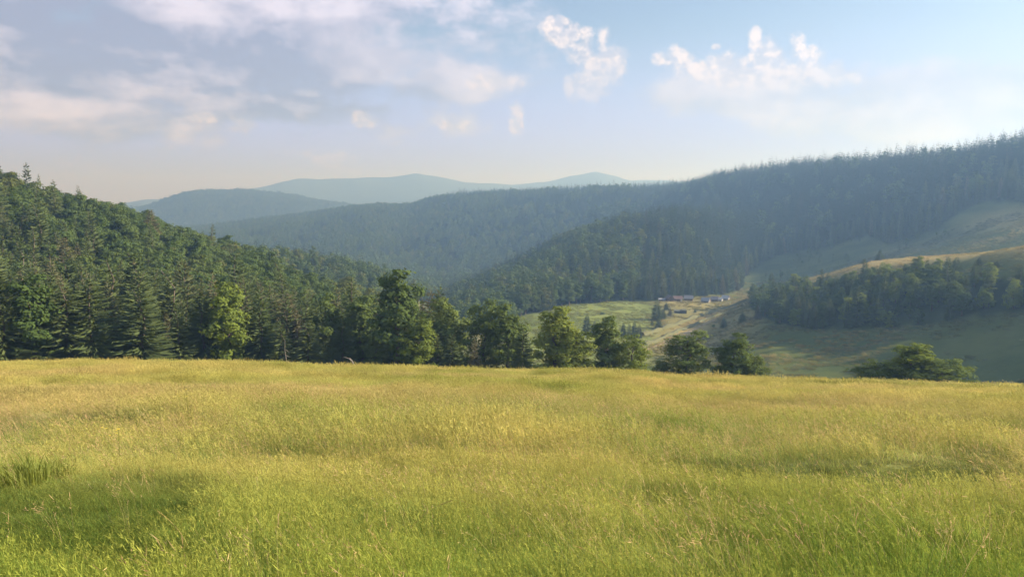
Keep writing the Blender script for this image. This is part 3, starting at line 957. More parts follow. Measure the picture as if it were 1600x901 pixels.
def choose_individuals(T, per_kind=300):
    """the trees that show largest: paint them near to far into a coarse picture and count what each one still covers"""
    order = np.argsort(T[:, 3])
    Wd, Hd = 1600, 620
    buf = np.zeros((Hd, Wd), bool)
    area = np.zeros(len(T))
    for (hx, hy, hr, hh, isS) in PLACED:
        r = math.hypot(hx, hy); zz = float(ground_z(hx, hy))
        if r > 200: continue
        px, py = project(hx, hy, zz); _, pt = project(hx, hy, zz + hh)
        wpx = hr * F_PX / r
        for yy in range(max(0, int(pt)), min(Hd, int(py))):
            f = (yy - pt) / max(1, py - pt); f = f if isS else min(1, .5 + f)
            buf[yy, max(0, int(px - wpx * f)):max(0, int(px + wpx * f))] = True
    for k in order:
        x, y, z, r, px, py, S_, H, gv, _r = T[k]
        if r > 900 or px < -40 or px > 1640: continue
        i = min(len(TH) - 1, int(np.searchsorted(TH, math.atan2(x, y)))); j = min(RUNMAX.shape[1] - 1, max(0, int(np.searchsorted(RR, r * .96)) - 2))
        zlow = max(z, RUNMAX[i, j] * r)
        if zlow > z + H: continue
        _, pb = project(x, y, zlow); _, pt = project(x, y, z + H)
        wpx = (.18 if S_ else .34) * H * F_PX / r
        pbase = project(x, y, z)[1]
        c = 0
        for yy in range(max(0, int(pt)), min(Hd - 1, int(pb))):
            f = (yy - pt) / max(1, pbase - pt); f = min(1, f * 1.1) if S_ else min(1, .45 + 2.2 * f)
            a, b = max(0, int(px - wpx * f)), min(Wd, int(px + wpx * f) + 1)
            if a >= b: continue
            seg = buf[yy, a:b]
            c += int((~seg).sum()); seg[:] = True
        area[k] = c
    pick = np.zeros(len(T), bool)
    for kind in (0, 1):
        idx = np.nonzero((T[:, 6] == kind) & (area > 12))[0]
        idx = idx[np.argsort(-area[idx])][:per_kind]
        pick[idx] = True
    return pick, area


n_hand_s = sum(1 for p in PLACED if p[4]); n_hand_b = len(PLACED) - n_hand_s
PICK, AREA = choose_individuals(TREES, 255)


LEFT_MARKS = [(80, 'the pale tree by the border'), (200, 'the bright spruce pair'), (300, 'the broad single spruce'), (385, 'the light green tree'),
              (470, 'the dead trunk'), (580, 'the pale snag'), (2000, 'the tallest tree')]
_ones = ['', 'first', 'second', 'third', 'fourth', 'fifth', 'sixth', 'seventh', 'eighth', 'ninth', 'tenth', 'eleventh', 'twelfth', 'thirteenth', 'fourteenth', 'fifteenth', 'sixteenth', 'seventeenth', 'eighteenth', 'nineteenth']
ORD = ['leftmost'] + _ones[2:] + [t + ('ieth' if q == 0 else 'y-' + _ones[q]) for t in ('twent', 'thirt', 'fort', 'fift') for q in range(10)]


def zone_of(px, py, r, S_, grove):
    """phrase that says where a tree stands, and its group"""
    kind = 'spruce' if S_ else 'broadleaf tree'; ks = 'spruces' if S_ else 'broadleaf trees'
    if grove:
        part = 'left tip' if px < 1250 else 'left half' if px < 1330 else 'middle' if px < 1420 else 'right half' if px < 1510 else 'right end'
        row = 'front' if py > 488 else 'middle' if py > 462 else 'back'
        return '%s in the %s row of the shaded grove, %s' % (kind, row, part), ks + ' of the shaded grove'
    if px < 700 and r < 560:
        mark = next(m for lim, m in LEFT_MARKS if px < lim)
        row = 'close behind' if r < 200 else 'low above' if r < 250 else 'midway above' if r < 320 else 'high above'
        return 'left hillside %s %s %s' % (kind, row, mark), ks + ' on the left hillside'
    if px < 720:
        return '%s on the low spur, %s half' % (kind, 'left' if px < 560 else 'right'), ks + ' on the low spur'
    mark = 'left of all huts' if px < 900 else 'above the green pasture' if px < 1025 else 'behind the left huts' if px < 1090 else 'behind the right huts' if px < 1150 else 'left of the track spruces' if px < 1200 else 'on the right slope' if px < 1400 else 'at far right'
    return '%s wood %s, %s' % ('spruce of the hazy' if S_ else 'broadleaf of the hazy', mark, 'foot' if r < 700 else 'lower part' if r < 790 else 'upper part'), ks + ' of the hazy slope'


LABEL = {}
_bins = {}
for k in np.nonzero(PICK)[0]:
    t_ = TREES[k]
    _bins.setdefault(zone_of(t_[4], t_[5], t_[3], t_[6] > .5, t_[8] > .5), []).append((t_[4], k))
for (lab, grp), lst in _bins.items():
    for q, (_, k) in enumerate(sorted(lst)):
        if len(lst) == 1: txt = lab
        elif q == len(lst) - 1: txt = lab + ', rightmost'
        else: txt = lab + ', ' + (ORD[min(q, 58)] if q == 0 else ORD[min(q, 58)] + ' from left')
        LABEL[k] = (txt, grp)
for k in np.nonzero(PICK)[0]:
    x, y, z, r, px, py, S_, H, gv, rn = TREES[k]
    near = r < 320
    if S_:
        v = SPRUCE[int(rn * 6) % 6]; sxy = H * random.uniform(.82, 1.1)
        if r < 420: sxy *= 1.05
    else:
        v = (BROAD[int(rn * 50) % 5] if not gv or rn < .6 else LIGHT[int(rn * 50) % 5]); sxy = H * random.uniform(.85, 1.15)
        if int(rn * 50) % 5 == 4: sxy *= .8
        if gv: sxy *= 1.3
        elif r < 600: sxy *= 1.22
    e = bpy.data.objects.new('spruce_tree' if S_ else 'broadleaf_tree', None); COL.objects.link(e)
    e.empty_display_size = .5
    e.location = (x, y, z - .1); e.scale = (sxy, sxy, H); e.rotation_euler = (random.uniform(-.03, .03), random.uniform(-.03, .03), random.uniform(0, 6.28))
    add_obj('crown', v[0], e); add_obj('trunk', v[1], e)
    lab, grp = LABEL[k]
    tag(e, lab, 'spruce' if S_ else 'broadleaf tree', grp)

REST = TREES[~PICK]


def forest_stuff(name, sel, label):
    T = REST[sel]
    if not len(T): return
    S_ = T[:, 6] > .5
    near = T[:, 3] < 480
    sp_near = [proto('a%02d_spruce_kind' % i, SPRUCE[i][0]) for i in range(6)]
    bd_near = [proto('b%02d_beech_kind' % i, BROAD[i][0]) for i in range(4)]
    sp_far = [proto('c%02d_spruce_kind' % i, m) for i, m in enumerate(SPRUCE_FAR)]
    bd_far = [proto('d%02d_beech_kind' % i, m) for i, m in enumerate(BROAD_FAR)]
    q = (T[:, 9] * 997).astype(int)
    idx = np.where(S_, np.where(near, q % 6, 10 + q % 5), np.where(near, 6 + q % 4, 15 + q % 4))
    n = len(T)
    wid = rng.uniform(.85, 1.15, n) * np.where(~S_ & (T[:, 3] < 600), 1.22, 1.0) * np.where(T[:, 3] > 3000, 1.6, 1.0)
    scl = np.stack([T[:, 7] * wid, T[:, 7] * wid, T[:, 7]], 1)
    rot = np.zeros((n, 3)); rot[:, 2] = rng.uniform(0, 6.28, n)
    P = T[:, :3].copy(); P[:, 2] -= .1
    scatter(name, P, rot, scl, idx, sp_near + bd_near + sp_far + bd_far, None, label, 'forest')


rr_, pp_ = REST[:, 3], REST[:, 4]
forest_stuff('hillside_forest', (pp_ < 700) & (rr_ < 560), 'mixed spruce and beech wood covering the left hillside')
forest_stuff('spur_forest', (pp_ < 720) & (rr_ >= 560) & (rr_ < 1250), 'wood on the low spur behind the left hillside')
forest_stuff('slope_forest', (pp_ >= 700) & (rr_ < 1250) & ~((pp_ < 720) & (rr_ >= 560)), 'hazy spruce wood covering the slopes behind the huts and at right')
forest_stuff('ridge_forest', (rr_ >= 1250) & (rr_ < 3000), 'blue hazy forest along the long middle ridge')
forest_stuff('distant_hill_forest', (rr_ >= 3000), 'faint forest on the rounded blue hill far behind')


# ------------------------------------------------------------------ dead trees, snag
def branchy(name, x, y, H, segs, mat, label, cat='dead tree', group=None):
    z = float(ground_z(x, y))
    e = bpy.data.objects.new(name, None); COL.objects.link(e); e.location = (x, y, z)
    for nm, pts, r0 in segs:
        V, Q = tube([np.array(p) * H for p in pts], [r0 * (1 - .8 * i / (len(pts) - 1)) for i in range(len(pts))], 7)
        add_obj(nm, mesh_np(nm, np.array(V), np.array(Q), mat, True), e)
    tag(e, label, cat, group)
    return e


def polar_xy(px, d):
    az, _ = pix_polar(px, 560)
    return math.sin(az) * d, math.cos(az) * d


x, y = polar_xy(447, 158)
branchy('dead_tree', x, y, 6.6, [('trunk', [(0, 0, -.05), (.01, 0, .3), (-.03, 0, .65), (-.02, 0, 1.0)], .085)] +
        [('branch', [(0, 0, .12 + .09 * i), (.13 * s * (1 - .08 * i), .03, .17 + .08 * i - .06), (.22 * s * (1 - .08 * i), .04, .08 + .085 * i)], .05) for i, s in enumerate((1, -1, 1, -1, 1, -1, 1))],
        M_GREYBARK, 'pale bare dead trunk with broken side branches at the forest edge')
x, y = polar_xy(551, 128)
branchy('snag', x, y, 2.4, [('trunk', [(.12, 0, -.1), (.10, 0, .35), (-.02, 0, .75), (-.22, .05, 1.0)], .20),
                            ('branch', [(0, 0, .7), (-.25, 0, .95), (-.6, .05, 1.05), (-.75, .05, 1.0)], .08), ('branch', [(-.32, 0, -.1), (-.30, 0, .4), (-.36, 0, .8)], .11), ('branch', [(.05, 0, .6), (.3, 0, .45), (.42, .05, .15)], .05)],
        M_GREYBARK, 'pale broken snag leaning at the meadow edge before the dark trees', 'snag')
for px, d, s in [(524, 126, .4), (533, 127, .3)]:
    x, y = polar_xy(px, d)
    z = float(ground_z(x, y))
    r_ = np.random.default_rng(int(px))
    V, Q = [], []
    for i in range(7):
        for j in range(10):
            th, ph = 2 * math.pi * j / 10, math.pi * i / 6
            q = s * (1 + r_.uniform(-.18, .18))
            V.append((1.4 * q * math.sin(ph) * math.cos(th), q * math.sin(ph) * math.sin(th), .75 * q * math.cos(ph) + s * .45))
    Q = [(i * 10 + j, i * 10 + (j + 1) % 10, (i + 1) * 10 + (j + 1) % 10, (i + 1) * 10 + j) for i in range(6) for j in range(10)]
    o = add_obj('field_stone', mesh_np('field_stone', np.array(V), np.array(Q)[:, ::-1], plain_mat('pale_stone', (.42, .40, .36), (.58, .55, .5), 4, .9, .4)), None, (x, y, z + .25))
    tag(o, 'larger pale stone in the grass left of the snag' if px < 530 else 'smaller pale stone in the grass nearest the snag', 'stone')


# bare twigs standing out of the thin-crowned tree
x, y = polar_xy(1001, 151)
branchy('bare_sapling', x, y, 8.2, [('trunk', [(0, 0, -.02), (.01, 0, .4), (.03, 0, .72), (.05, 0, 1.0)], .10)] +
        [('branch', [(.02, 0, .45 + .07 * i), (.02 + .10 * s, .02, .58 + .07 * i), (.02 + .17 * s, .03, .78 + .06 * i)], .045) for i, s in enumerate((1, -1, 1, -1, 1))],
        M_BARK, 'leafless dark sapling rising out of the thin crowned tree', 'bare tree')


# ------------------------------------------------------------------ huts in the valley
def colmat(name, c, rough=.7, metal=0.0):
    c2 = tuple(v * .78 for v in c)
    m = plain_mat(name, c, c2, 1.3, rough)
    return m


def box_mesh(name, x0, x1, y0, y1, z0, z1, mat):
    V = [(x0, y0, z0), (x1, y0, z0), (x1, y1, z0), (x0, y1, z0), (x0, y0, z1), (x1, y0, z1), (x1, y1, z1), (x0, y1, z1)]
    Fq = [(3, 2, 1, 0), (4, 5, 6, 7), (0, 1, 5, 4), (1, 2, 6, 5), (2, 3, 7, 6), (3, 0, 4, 7)]
    return mesh_from(name, V, Fq, mat)


M_DOOR = colmat('dark_door', (.06, .045, .035))
M_GLASS = plain_mat('window_glass', (.05, .06, .07), (.08, .09, .10), 2, .15)


def hut(name, px, base, d, wpx, deep, wall_h, roof_h, wall, roof, label, rot=0.0, gable_end=False, windows=2, white_end=None):
    x, y, _ = on_ray(px, base, 560)
    r = math.hypot(x, y)
    z = float(ground_z(x, y))
    L = wpx * r / F_PX; W = deep
    e = bpy.data.objects.new(name, None); COL.objects.link(e); e.location = (x, y, z - .15)
    e.rotation_euler = (0, 0, -math.atan2(x, y) + rot)
    hl, hw = L / 2, W / 2
    # walls with gables (ridge along local x, or along y when the gable faces the viewer)
    if gable_end:
        V = [(-hl, -hw, 0), (hl, -hw, 0), (hl, hw, 0), (-hl, hw, 0), (-hl, -hw, wall_h), (hl, -hw, wall_h), (hl, hw, wall_h), (-hl, hw, wall_h), (0, -hw, wall_h + roof_h), (0, hw, wall_h + roof_h)]
        Fs = [(0, 1, 5, 8, 4), (2, 3, 7, 9, 6), (1, 2, 6, 5), (3, 0, 4, 7)]
    else:
        V = [(-hl, -hw, 0), (hl, -hw, 0), (hl, hw, 0), (-hl, hw, 0), (-hl, -hw, wall_h), (hl, -hw, wall_h), (hl, hw, wall_h), (-hl, hw, wall_h), (-hl, 0, wall_h + roof_h), (hl, 0, wall_h + roof_h)]
        Fs = [(0, 1, 5, 4), (2, 3, 7, 6), (1, 2, 6, 9, 5), (3, 0, 4, 8, 7)]
    add_obj('wall', mesh_from('wall', V, Fs, wall), e)
    ov = .45
    def slab(p, q, a, b, th=.14):
        """roof slope between ridge line p-q and eave line a-b"""
        P = [np.array(v, float) for v in (p, q, b, a)]
        n = np.cross(P[1] - P[0], P[3] - P[0]); n /= np.linalg.norm(n); n = n if n[2] > 0 else -n
        Vv = [v + n * .03 for v in P] + [v + n * (th + .03) for v in P]
        return mesh_from('roof', Vv, [(0, 1, 2, 3), (7, 6, 5, 4), (0, 4, 5, 1), (1, 5, 6, 2), (2, 6, 7, 3), (3, 7, 4, 0)], roof)
    zr = wall_h + roof_h
    if gable_end:
        k = ov / hl * roof_h
        for s in (-1, 1):
            add_obj('roof', slab((0, -hw - ov, zr), (0, hw + ov, zr), (s * (hl + ov), -hw - ov, wall_h - k), (s * (hl + ov), hw + ov, wall_h - k)), e)
    else:
        k = ov / hw * roof_h
        for s in (-1, 1):
            add_obj('roof', slab((-hl - ov, 0, zr), (hl + ov, 0, zr), (-hl - ov, s * (hw + ov), wall_h - k), (hl + ov, s * (hw + ov), wall_h - k)), e)
    dm = box_mesh('door', -.5, .5, -hw - .06, -hw + .05, 0.1, min(2.0, wall_h - .15), M_DOOR)
    add_obj('door', dm, e)
    for i in range(windows):
        xx = hl * (-.6 if i == 0 else .6)
        add_obj('window', box_mesh('window', xx - .4, xx + .4, -hw - .05, -hw + .05, wall_h * .4, wall_h * .78, M_GLASS), e)
    if white_end is not None:
        add_obj('end_wall', box_mesh('end_wall', hl - 1.2, hl + .06, -hw - .08, hw - .4, 0, wall_h * 1.0, white_end), e)
    tag(e, label, 'hut', 'huts of the valley hamlet')
    return e


W_BROWN = colmat('brown_boards', (.16, .105, .075)); W_GREY = colmat('grey_boards', (.20, .18, .16)); W_RED = colmat('red_boards', (.15, .10, .085)); W_WHITE = colmat('white_wash', (.8, .79, .76))
R_RED = colmat('faded_red_roof', (.19, .145, .135), .6); R_BROWN = colmat('brown_roof', (.20, .13, .11), .6); R_BLUE = colmat('blue_grey_roof', (.16, .175, .21), .85); R_TIN = colmat('pale_tin_roof', (.30, .31, .34), .85); R_PINK = colmat('pinkish_tin_roof', (.27, .23, .235), .85); R_WHITE = colmat('white_tin_roof', (.44, .45, .46), .85)
hut('mountain_hut', 1034, 470, 0, 9, 4, 1.6, .7, W_GREY, R_TIN, 'low pale blue shed, leftmost of the hamlet by the tall spruce', .1, windows=0)
hut('mountain_hut', 1046, 470, 0, 10.5, 6, 2.5, 2.4, W_RED, R_RED, 'reddish house with a faded red gabled roof, second from left', .35, True)
hut('mountain_hut', 1059, 470, 0, 12.5, 5, 2.2, 2.0, W_BROWN, R_BROWN, 'long low brown house with a white end wall', .05, white_end=W_WHITE)
hut('mountain_hut', 1076, 469, 0, 12.5, 5.5, 2.0, 2.2, W_BROWN, R_BLUE, 'brown house with a blue grey metal roof in mid hamlet', -.05)
hut('mountain_hut', 1103, 472, 0, 11.5, 5.5, 1.7, 2.3, W_GREY, R_TIN, 'grey barn with a broad pale tin roof, nearest the green knoll', -.35)
hut('mountain_hut', 1117, 470, 0, 9.5, 5, 1.7, 2.2, W_BROWN, R_PINK, 'hut with a pinkish tin roof right of the grey barn', -.3)
hut('mountain_hut', 1126, 470, 0, 5, 3.5, 1.6, 1.2, W_WHITE, R_TIN, 'tiny whitewashed hut squeezed between two larger roofs', -.2, windows=0)
hut('mountain_hut', 1134, 468, 0, 10, 5, 1.6, 2.1, W_GREY, R_WHITE, 'hut with the whitest tin roof, rightmost of the hamlet', -.35)

# low dark sheepfold in the golden field
x, y, z = on_ray(1063, 489, 380)
e = bpy.data.objects.new('sheepfold', None); COL.objects.link(e); e.location = (x, y, z - .1); e.rotation_euler = (0, 0, -math.atan2(x, y) + .1)
k = math.hypot(x, y) / F_PX
W_FOLD = colmat('tarred_boards', (.075, .075, .065)); R_FOLD = colmat('mossy_roof', (.10, .11, .075), .9)
for nm, xa, xb, h in (('long_shed', -9 * k, 2 * k, 1.7), ('end_shed', 2.2 * k, 9 * k, 2.2)):
    b = add_obj(nm, box_mesh(nm, xa, xb, -2, 2, 0, h, W_FOLD), e)
    V = [(xa - .3, -2.4, h + .02), (xb + .1, -2.4, h + .02), (xb + .1, 2.4, h + .6), (xa - .3, 2.4, h + .6), (xa - .3, -2.4, h + .16), (xb + .1, -2.4, h + .16), (xb + .1, 2.4, h + .75), (xa - .3, 2.4, h + .75)]
    add_obj('roof', mesh_from('roof', V, [(3, 2, 1, 0), (4, 5, 6, 7), (0, 1, 5, 4), (1, 2, 6, 5), (2, 3, 7, 6), (3, 0, 4, 7)], R_FOLD), b)
tag(e, 'long low dark sheepfold in the golden field below the huts', 'sheepfold')


# track and field banks, draped on the ground
def ribbon(name, pts, width, lift, mat, dmin, crown=0.0, label=None, cat=None, kind=None):
    P = [np.array(on_ray(px, py, dmin)[:2]) for px, py in pts]
    L = []
    for a, b in zip(P[:-1], P[1:]):
        n = max(2, int(np.linalg.norm(b - a) / 4))
        L += [a + (b - a) * i / n for i in range(n)]
    L.append(P[-1]); L = np.array(L)
    for _ in range(6): L[1:-1] = (L[:-2] + 2 * L[1:-1] + L[2:]) / 4
    V, Q = [], []
    for i, p in enumerate(L):
        d = L[min(i + 1, len(L) - 1)] - L[max(i - 1, 0)]; d /= np.linalg.norm(d) + 1e-9; nrm = np.array([-d[1], d[0]])
        wv = width * (1 + .25 * math.sin(i * .7) + .2 * math.sin(i * 1.9))
        for k, s in enumerate((-.5, -.2, .2, .5)):
            q = p + nrm * wv * s
            V.append((q[0], q[1], float(ground_z(q[0], q[1])) + lift + (crown * (1 + .3 * math.sin(i * 1.3)) if k in (1, 2) else (-.3 if crown else 0))))
    for i in range(len(L) - 1):
        for k in range(3): Q.append((i * 4 + k, i * 4 + k + 1, (i + 1) * 4 + k + 1, (i + 1) * 4 + k))
    o = add_obj(name, mesh_np(name, np.array(V), np.array(Q), mat, False))
    tag(o, label, cat, kind=kind)
    return o


M_TRACK = plain_mat('track_dirt', (.30, .24, .14), (.40, .32, .19), .4, .95)
M_BANK = plain_mat('bank_grass', (.10, .11, .045), (.15, .15, .06), .6, .95)
ribbon('dirt_track', [(1006, 548), (1050, 529), (1100, 506), (1150, 483), (1190, 465), (1225, 452)], 1.7, .12, M_TRACK, 250, 0, kind='structure')
ribbon('field_bank', [(1004, 524), (1040, 512), (1080, 498), (1120, 484), (1168, 470)], 3.5, 0.0, M_BANK, 300, 1.7, 'dark grassy bank running up to the grove below the golden field', 'bank')
ribbon('field_bank', [(1008, 538), (1050, 521), (1100, 500), (1160, 477)], 3.0, 0.0, M_BANK, 300, 1.3, 'lower grassy bank beside the dirt track in the valley', 'bank')


# ------------------------------------------------------------------ meadow grass (stuff)
def grass_mat(name, trans):
    m, t = new_mat(name)
    at = t.n('ShaderNodeAttribute', attribute_type='INSTANCER', attribute_name='tint')
    hv = t.n('ShaderNodeAttribute', attribute_name='hue')
    oi = t.n('ShaderNodeObjectInfo')
    sc_ = t.m('MULTIPLY_ADD', oi.outputs['Random'], .5, .78)
    col = t.mix(1.0, at.outputs['Color'], hv.outputs['Color'], 'MULTIPLY')
    vm = t.n('ShaderNodeVectorMath', operation='SCALE'); t.put(vm.inputs[0], col); t.put(vm.inputs['Scale'], sc_)
    d = t.n('ShaderNodeBsdfDiffuse'); t.put(d.inputs[0], vm.outputs[0])
    tr = t.n('ShaderNodeBsdfTranslucent'); t.put(tr.inputs[0], vm.outputs[0])
    mx = t.n('ShaderNodeMixShader'); mx.inputs[0].default_value = trans
    t.put(mx.inputs[1], d.outputs[0]); t.put(mx.inputs[2], tr.outputs[0])
    o = t.n('ShaderNodeOutputMaterial'); t.put(o.inputs[0], mx.outputs[0])
    return m


M_GRASS = grass_mat('grass_blades', .42)


def tuft(name, seed, n, h, spread, wid, lean, stalk=0.0, arch=.35, mat=None):
    """blades: bent tapered strips; stalks carry a seed head. All lean with the wind, to -x"""
    r = np.random.default_rng(seed)
    V, T, C = [], [], []
    for b in range(n):
        a = r.uniform(0, 6.28); q = spread * math.sqrt(r.random())
        p = np.array([math.cos(a) * q, math.sin(a) * q, -.02])
        is_st = r.random() < stalk
        H = h * (r.uniform(.9, 1.35) if is_st else r.uniform(.35, .85))
        dr = np.array([math.cos(a) * .35 - lean * r.uniform(.4, 1.4) + r.normal() * .22, math.sin(a) * .35 + r.normal() * .22, 0])
        ar = arch * (.6 if is_st else 1.0)
        fa = r.uniform(0, 6.28)
        s = np.array([math.cos(fa), math.sin(fa), 0]) * wid * (.6 if is_st else 1) * r.uniform(.7, 1.3)
        c = (1.10, 1.0, .85) if is_st else tuple(np.array((.9, 1.0, .85)) * r.uniform(.7, 1.1))
        k0 = len(V)
        pts = [p + np.array([0, 0, H * t]) + dr * H * (t * .35 + ar * t * t) - np.array([0, 0, H * .18 * t * t]) for t in (0, .4, .75, 1.0)]
        V += [pts[0] - s, pts[0] + s, pts[1] - s * .85, pts[1] + s * .85, pts[2] - s * .55, pts[2] + s * .55, pts[3]]
        T += [(k0, k0 + 1, k0 + 3), (k0, k0 + 3, k0 + 2), (k0 + 2, k0 + 3, k0 + 5), (k0 + 2, k0 + 5, k0 + 4), (k0 + 4, k0 + 5, k0 + 6)]
        C += [c] * 7
        if is_st:
            # loose panicle
            ax = pts[3] - pts[2]; ax /= np.linalg.norm(ax)
            for _ in range(5):
                k0 = len(V); o_ = pts[3] - ax * H * r.uniform(0, .24); dv = ax * .8 + r.normal(size=3) * .45; L = H * r.uniform(.05, .10)
                sd = np.cross(dv, r.normal(size=3)); sd /= np.linalg.norm(sd); sd *= wid * 1.5
                V += [o_, o_ + dv * L * .5 + sd, o_ + dv * L, o_ + dv * L * .5 - sd]; T += [(k0, k0 + 1, k0 + 2), (k0, k0 + 2, k0 + 3)]; C += [(1.12, .98, .82)] * 4
    me = mesh_np(name, V, T, mat or M_GRASS)
    ca = me.color_attributes.new('hue', 'FLOAT_COLOR', 'POINT')
    ca.data.foreach_set('color', np.concatenate([np.array(C), np.ones((len(C), 1))], 1).astype(np.float32).ravel())
    return me


TUFTS = [tuft('short_tuft', 500 + i, 70, .17, .14, .0019, .25, .08) for i in range(4)] + [tuft('tall_tuft', 520 + i, 46, .30, .16, .0017, .6, .5) for i in range(4)]
PATCH = [tuft('grass_patch', 540 + i, 170, .34, .50, .0042, .6, .45) for i in range(4)]
WIDE = [tuft('wide_grass_patch', 560 + i, 130, .38, 1.0, .015, .55, .45) for i in range(4)]


def grass_field(name, r0, r1, dens, protos, lo, hi, label, zs=1.0, half=44):
    area = math.radians(2 * half) * .5 * (r1 * r1 - r0 * r0)
    n = int(area * dens)
    th = np.radians(rng.uniform(-half, half, n)); r = np.sqrt(rng.uniform(r0 * r0, r1 * r1, n))
    x, y = np.sin(th) * r, np.cos(th) * r
    z = ground_z(x, y)
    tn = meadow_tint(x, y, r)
    ripe = np.clip((tn[:, 0] - tn[:, 1]) * 9 + .30, 0, 1)
    hgt = np.clip(.85 + .60 * fbm(x * .6, y, 6, 3, 81) + .45 * fbm(x * .7, y, 1.4, 2, 82), .28, 1.8)
    hgt = hgt * (1 - .55 * hollow(x, y, r))
    np_ = len(protos)
    if np_ == 8:
        tall = rng.random(n) < np.clip(.15 + .75 * ripe, 0, .9)
        idx = np.where(tall, 4, 0) + rng.integers(0, 4, n)
    else:
        idx = rng.integers(0, np_, n)
    s = rng.uniform(lo, hi, n)
    scl = np.stack([s, s, s * hgt * zs], 1)
    rot = np.stack([rng.normal(0, .06, n), rng.normal(0, .06, n), rng.normal(0, .35, n)], 1)
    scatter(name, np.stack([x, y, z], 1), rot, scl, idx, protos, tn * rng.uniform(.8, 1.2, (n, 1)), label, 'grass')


grass_field('near_grass', 2.2, 11, 165, [proto('g%02d_tuft' % i, m) for i, m in enumerate(TUFTS)], .65, 1.1, 'lush green grass in the nearest strip of the meadow', .85)
grass_field('meadow_grass', 11, 34, 42, [proto('h%02d_tuft' % i, m) for i, m in enumerate(TUFTS)], 1.2, 1.9, 'ripening grass with seed heads in the middle of the meadow')
grass_field('straw_grass', 30, 75, 5.0, [proto('i%02d_patch' % i, m) for i, m in enumerate(PATCH)], .9, 1.4, 'straw coloured grass in the upper part of the meadow')
grass_field('crest_grass', 70, 166, 1.5, [proto('j%02d_patch' % i, m) for i, m in enumerate(WIDE)], .9, 1.4, 'golden grass along the far crest of the meadow')


# tall pale stalks standing above the sward
STALKS = [tuft('stalk_tuft', 580 + i, 9, .42, .16, .0014, .75, .9, .30) for i in range(5)]
_gf_tint = meadow_tint


def pale_stalks(n_target, r0, r1, lo, hi, name, label):
    th = np.radians(rng.uniform(-44, 44, n_target)); r = np.sqrt(rng.uniform(r0 * r0, r1 * r1, n_target))
    x, y = np.sin(th) * r, np.cos(th) * r
    k = rng.random(n_target) < np.clip(.45 + .8 * fbm(x * .7, y, 4, 3, 95) - .5 * hollow(x, y, r) + .2 * smoothstep(r, 5, 15), .04, 1)
    x, y, r = x[k], y[k], r[k]; n = len(x)
    s_ = rng.uniform(lo, hi, n)
    pale = np.array([.54, .48, .28]) * rng.uniform(.75, 1.15, (n, 1)) + np.array([.06, -.03, 0]) * rng.random((n, 1))
    rot = np.stack([rng.normal(0, .08, n), rng.normal(0, .08, n), rng.normal(0, .4, n)], 1)
    scatter(name, np.stack([x, y, ground_z(x, y)], 1), rot, np.stack([s_, s_, s_ * rng.uniform(.7, 1.15, n)], 1), rng.integers(0, 5, n), [proto('k%02d_stalks' % i, m) for i, m in enumerate(STALKS)], pale, label, 'grass')


pale_stalks(11000, 3.5, 36, .8, 1.25, 'seed_grass', 'pale seed stalks standing above the meadow sward')


def pasture():
    n = 90000
    th = np.radians(rng.uniform(-2, 40, n)); r = np.sqrt(rng.uniform(230. ** 2, 760. ** 2, n))
    x, y = np.sin(th) * r, np.cos(th) * r; z = ground_z(x, y)
    fm, px, py, _, _ = forest_mask(x, y, z, r)
    i = np.clip(np.searchsorted(TH, th), 0, len(TH) - 1); j = np.clip(np.searchsorted(RR, r * .97) - 2, 0, RUNMAX.shape[1] - 1)
    f = fbm(x, y, 16, 3, 97) + .5 * fbm(x, y, 4, 2, 98)
    k = ~fm & (z / r > RUNMAX[i, j] - .012) & (f > -.25) & (rng.random(n) < .55)
    x, y, z, r, f = x[k], y[k], z[k], r[k], f[k]; n = len(x)
    az = np.arctan2(x, y); cd = np.interp(az, [q[0] for q in SLOTS[1][0]], [q[1] for q in SLOTS[1][0]])
    dry = np.clip(.35 + .5 * fbm(x, y, 60, 3, 51) + .5 * np.exp(-((r - cd - 4) / 30) ** 2), 0, 1)[:, None]
    px_ = project(x, y, z)[0]; lush = ((1 - smoothstep(px_, 985, 1040)) * (r < 640))[:, None]
    dry = dry * (1 - .7 * lush)
    tint = ((np.array([.10, .135, .045]) * (1 - lush) + np.array([.22, .27, .08]) * lush) * (1 - dry) + np.array([.42, .36, .18]) * dry) * rng.uniform(.6, 1.2, (n, 1))
    s_ = rng.uniform(.8, 1.7, n)
    rot = np.zeros((n, 3)); rot[:, 2] = rng.uniform(0, 6.28, n)
    scatter('pasture_grass', np.stack([x, y, z], 1), rot, np.stack([s_, s_, s_ * rng.uniform(.7, 1.4, n)], 1), rng.integers(0, 4, n), [proto('l%02d_patch' % i, m) for i, m in enumerate(WIDE)], tint, 'rough tussocky grass on the valley pastures', 'grass')


pasture()

# ---- single plants that stand out
M_TUSS = leaf_mat('tussock_blades', (.20, .25, .06), (.30, .32, .09), trans=.4)
M_STALK = leaf_mat('stalk', (.42, .36, .13), (.50, .42, .17), trans=.3)
M_YELLOW = plain_mat('yellow_petals', (.72, .52, .03), (.8, .6, .05), 8, .7)


def meadow_point(px, py):
    return on_ray(px, py, 3.0, 160)


def big_tuft(name, px, py, wpx, h, label):
    x, y, z = meadow_point(px, py)
    r = math.hypot(x, y); rad = wpx * r / F_PX / 2
    o = add_obj(name, tuft(name, int(px), 420, h, rad, .006, .45, .0, .5, M_TUSS), None, (x, y, z))
    tag(o, label, 'tussock')


big_tuft('grass_tussock', 28, 752, 74, .42, 'dark green grass tussock at the left border of the meadow')
big_tuft('grass_tussock', 84, 748, 50, .36, 'bright green grass tussock fanning out near the left border')


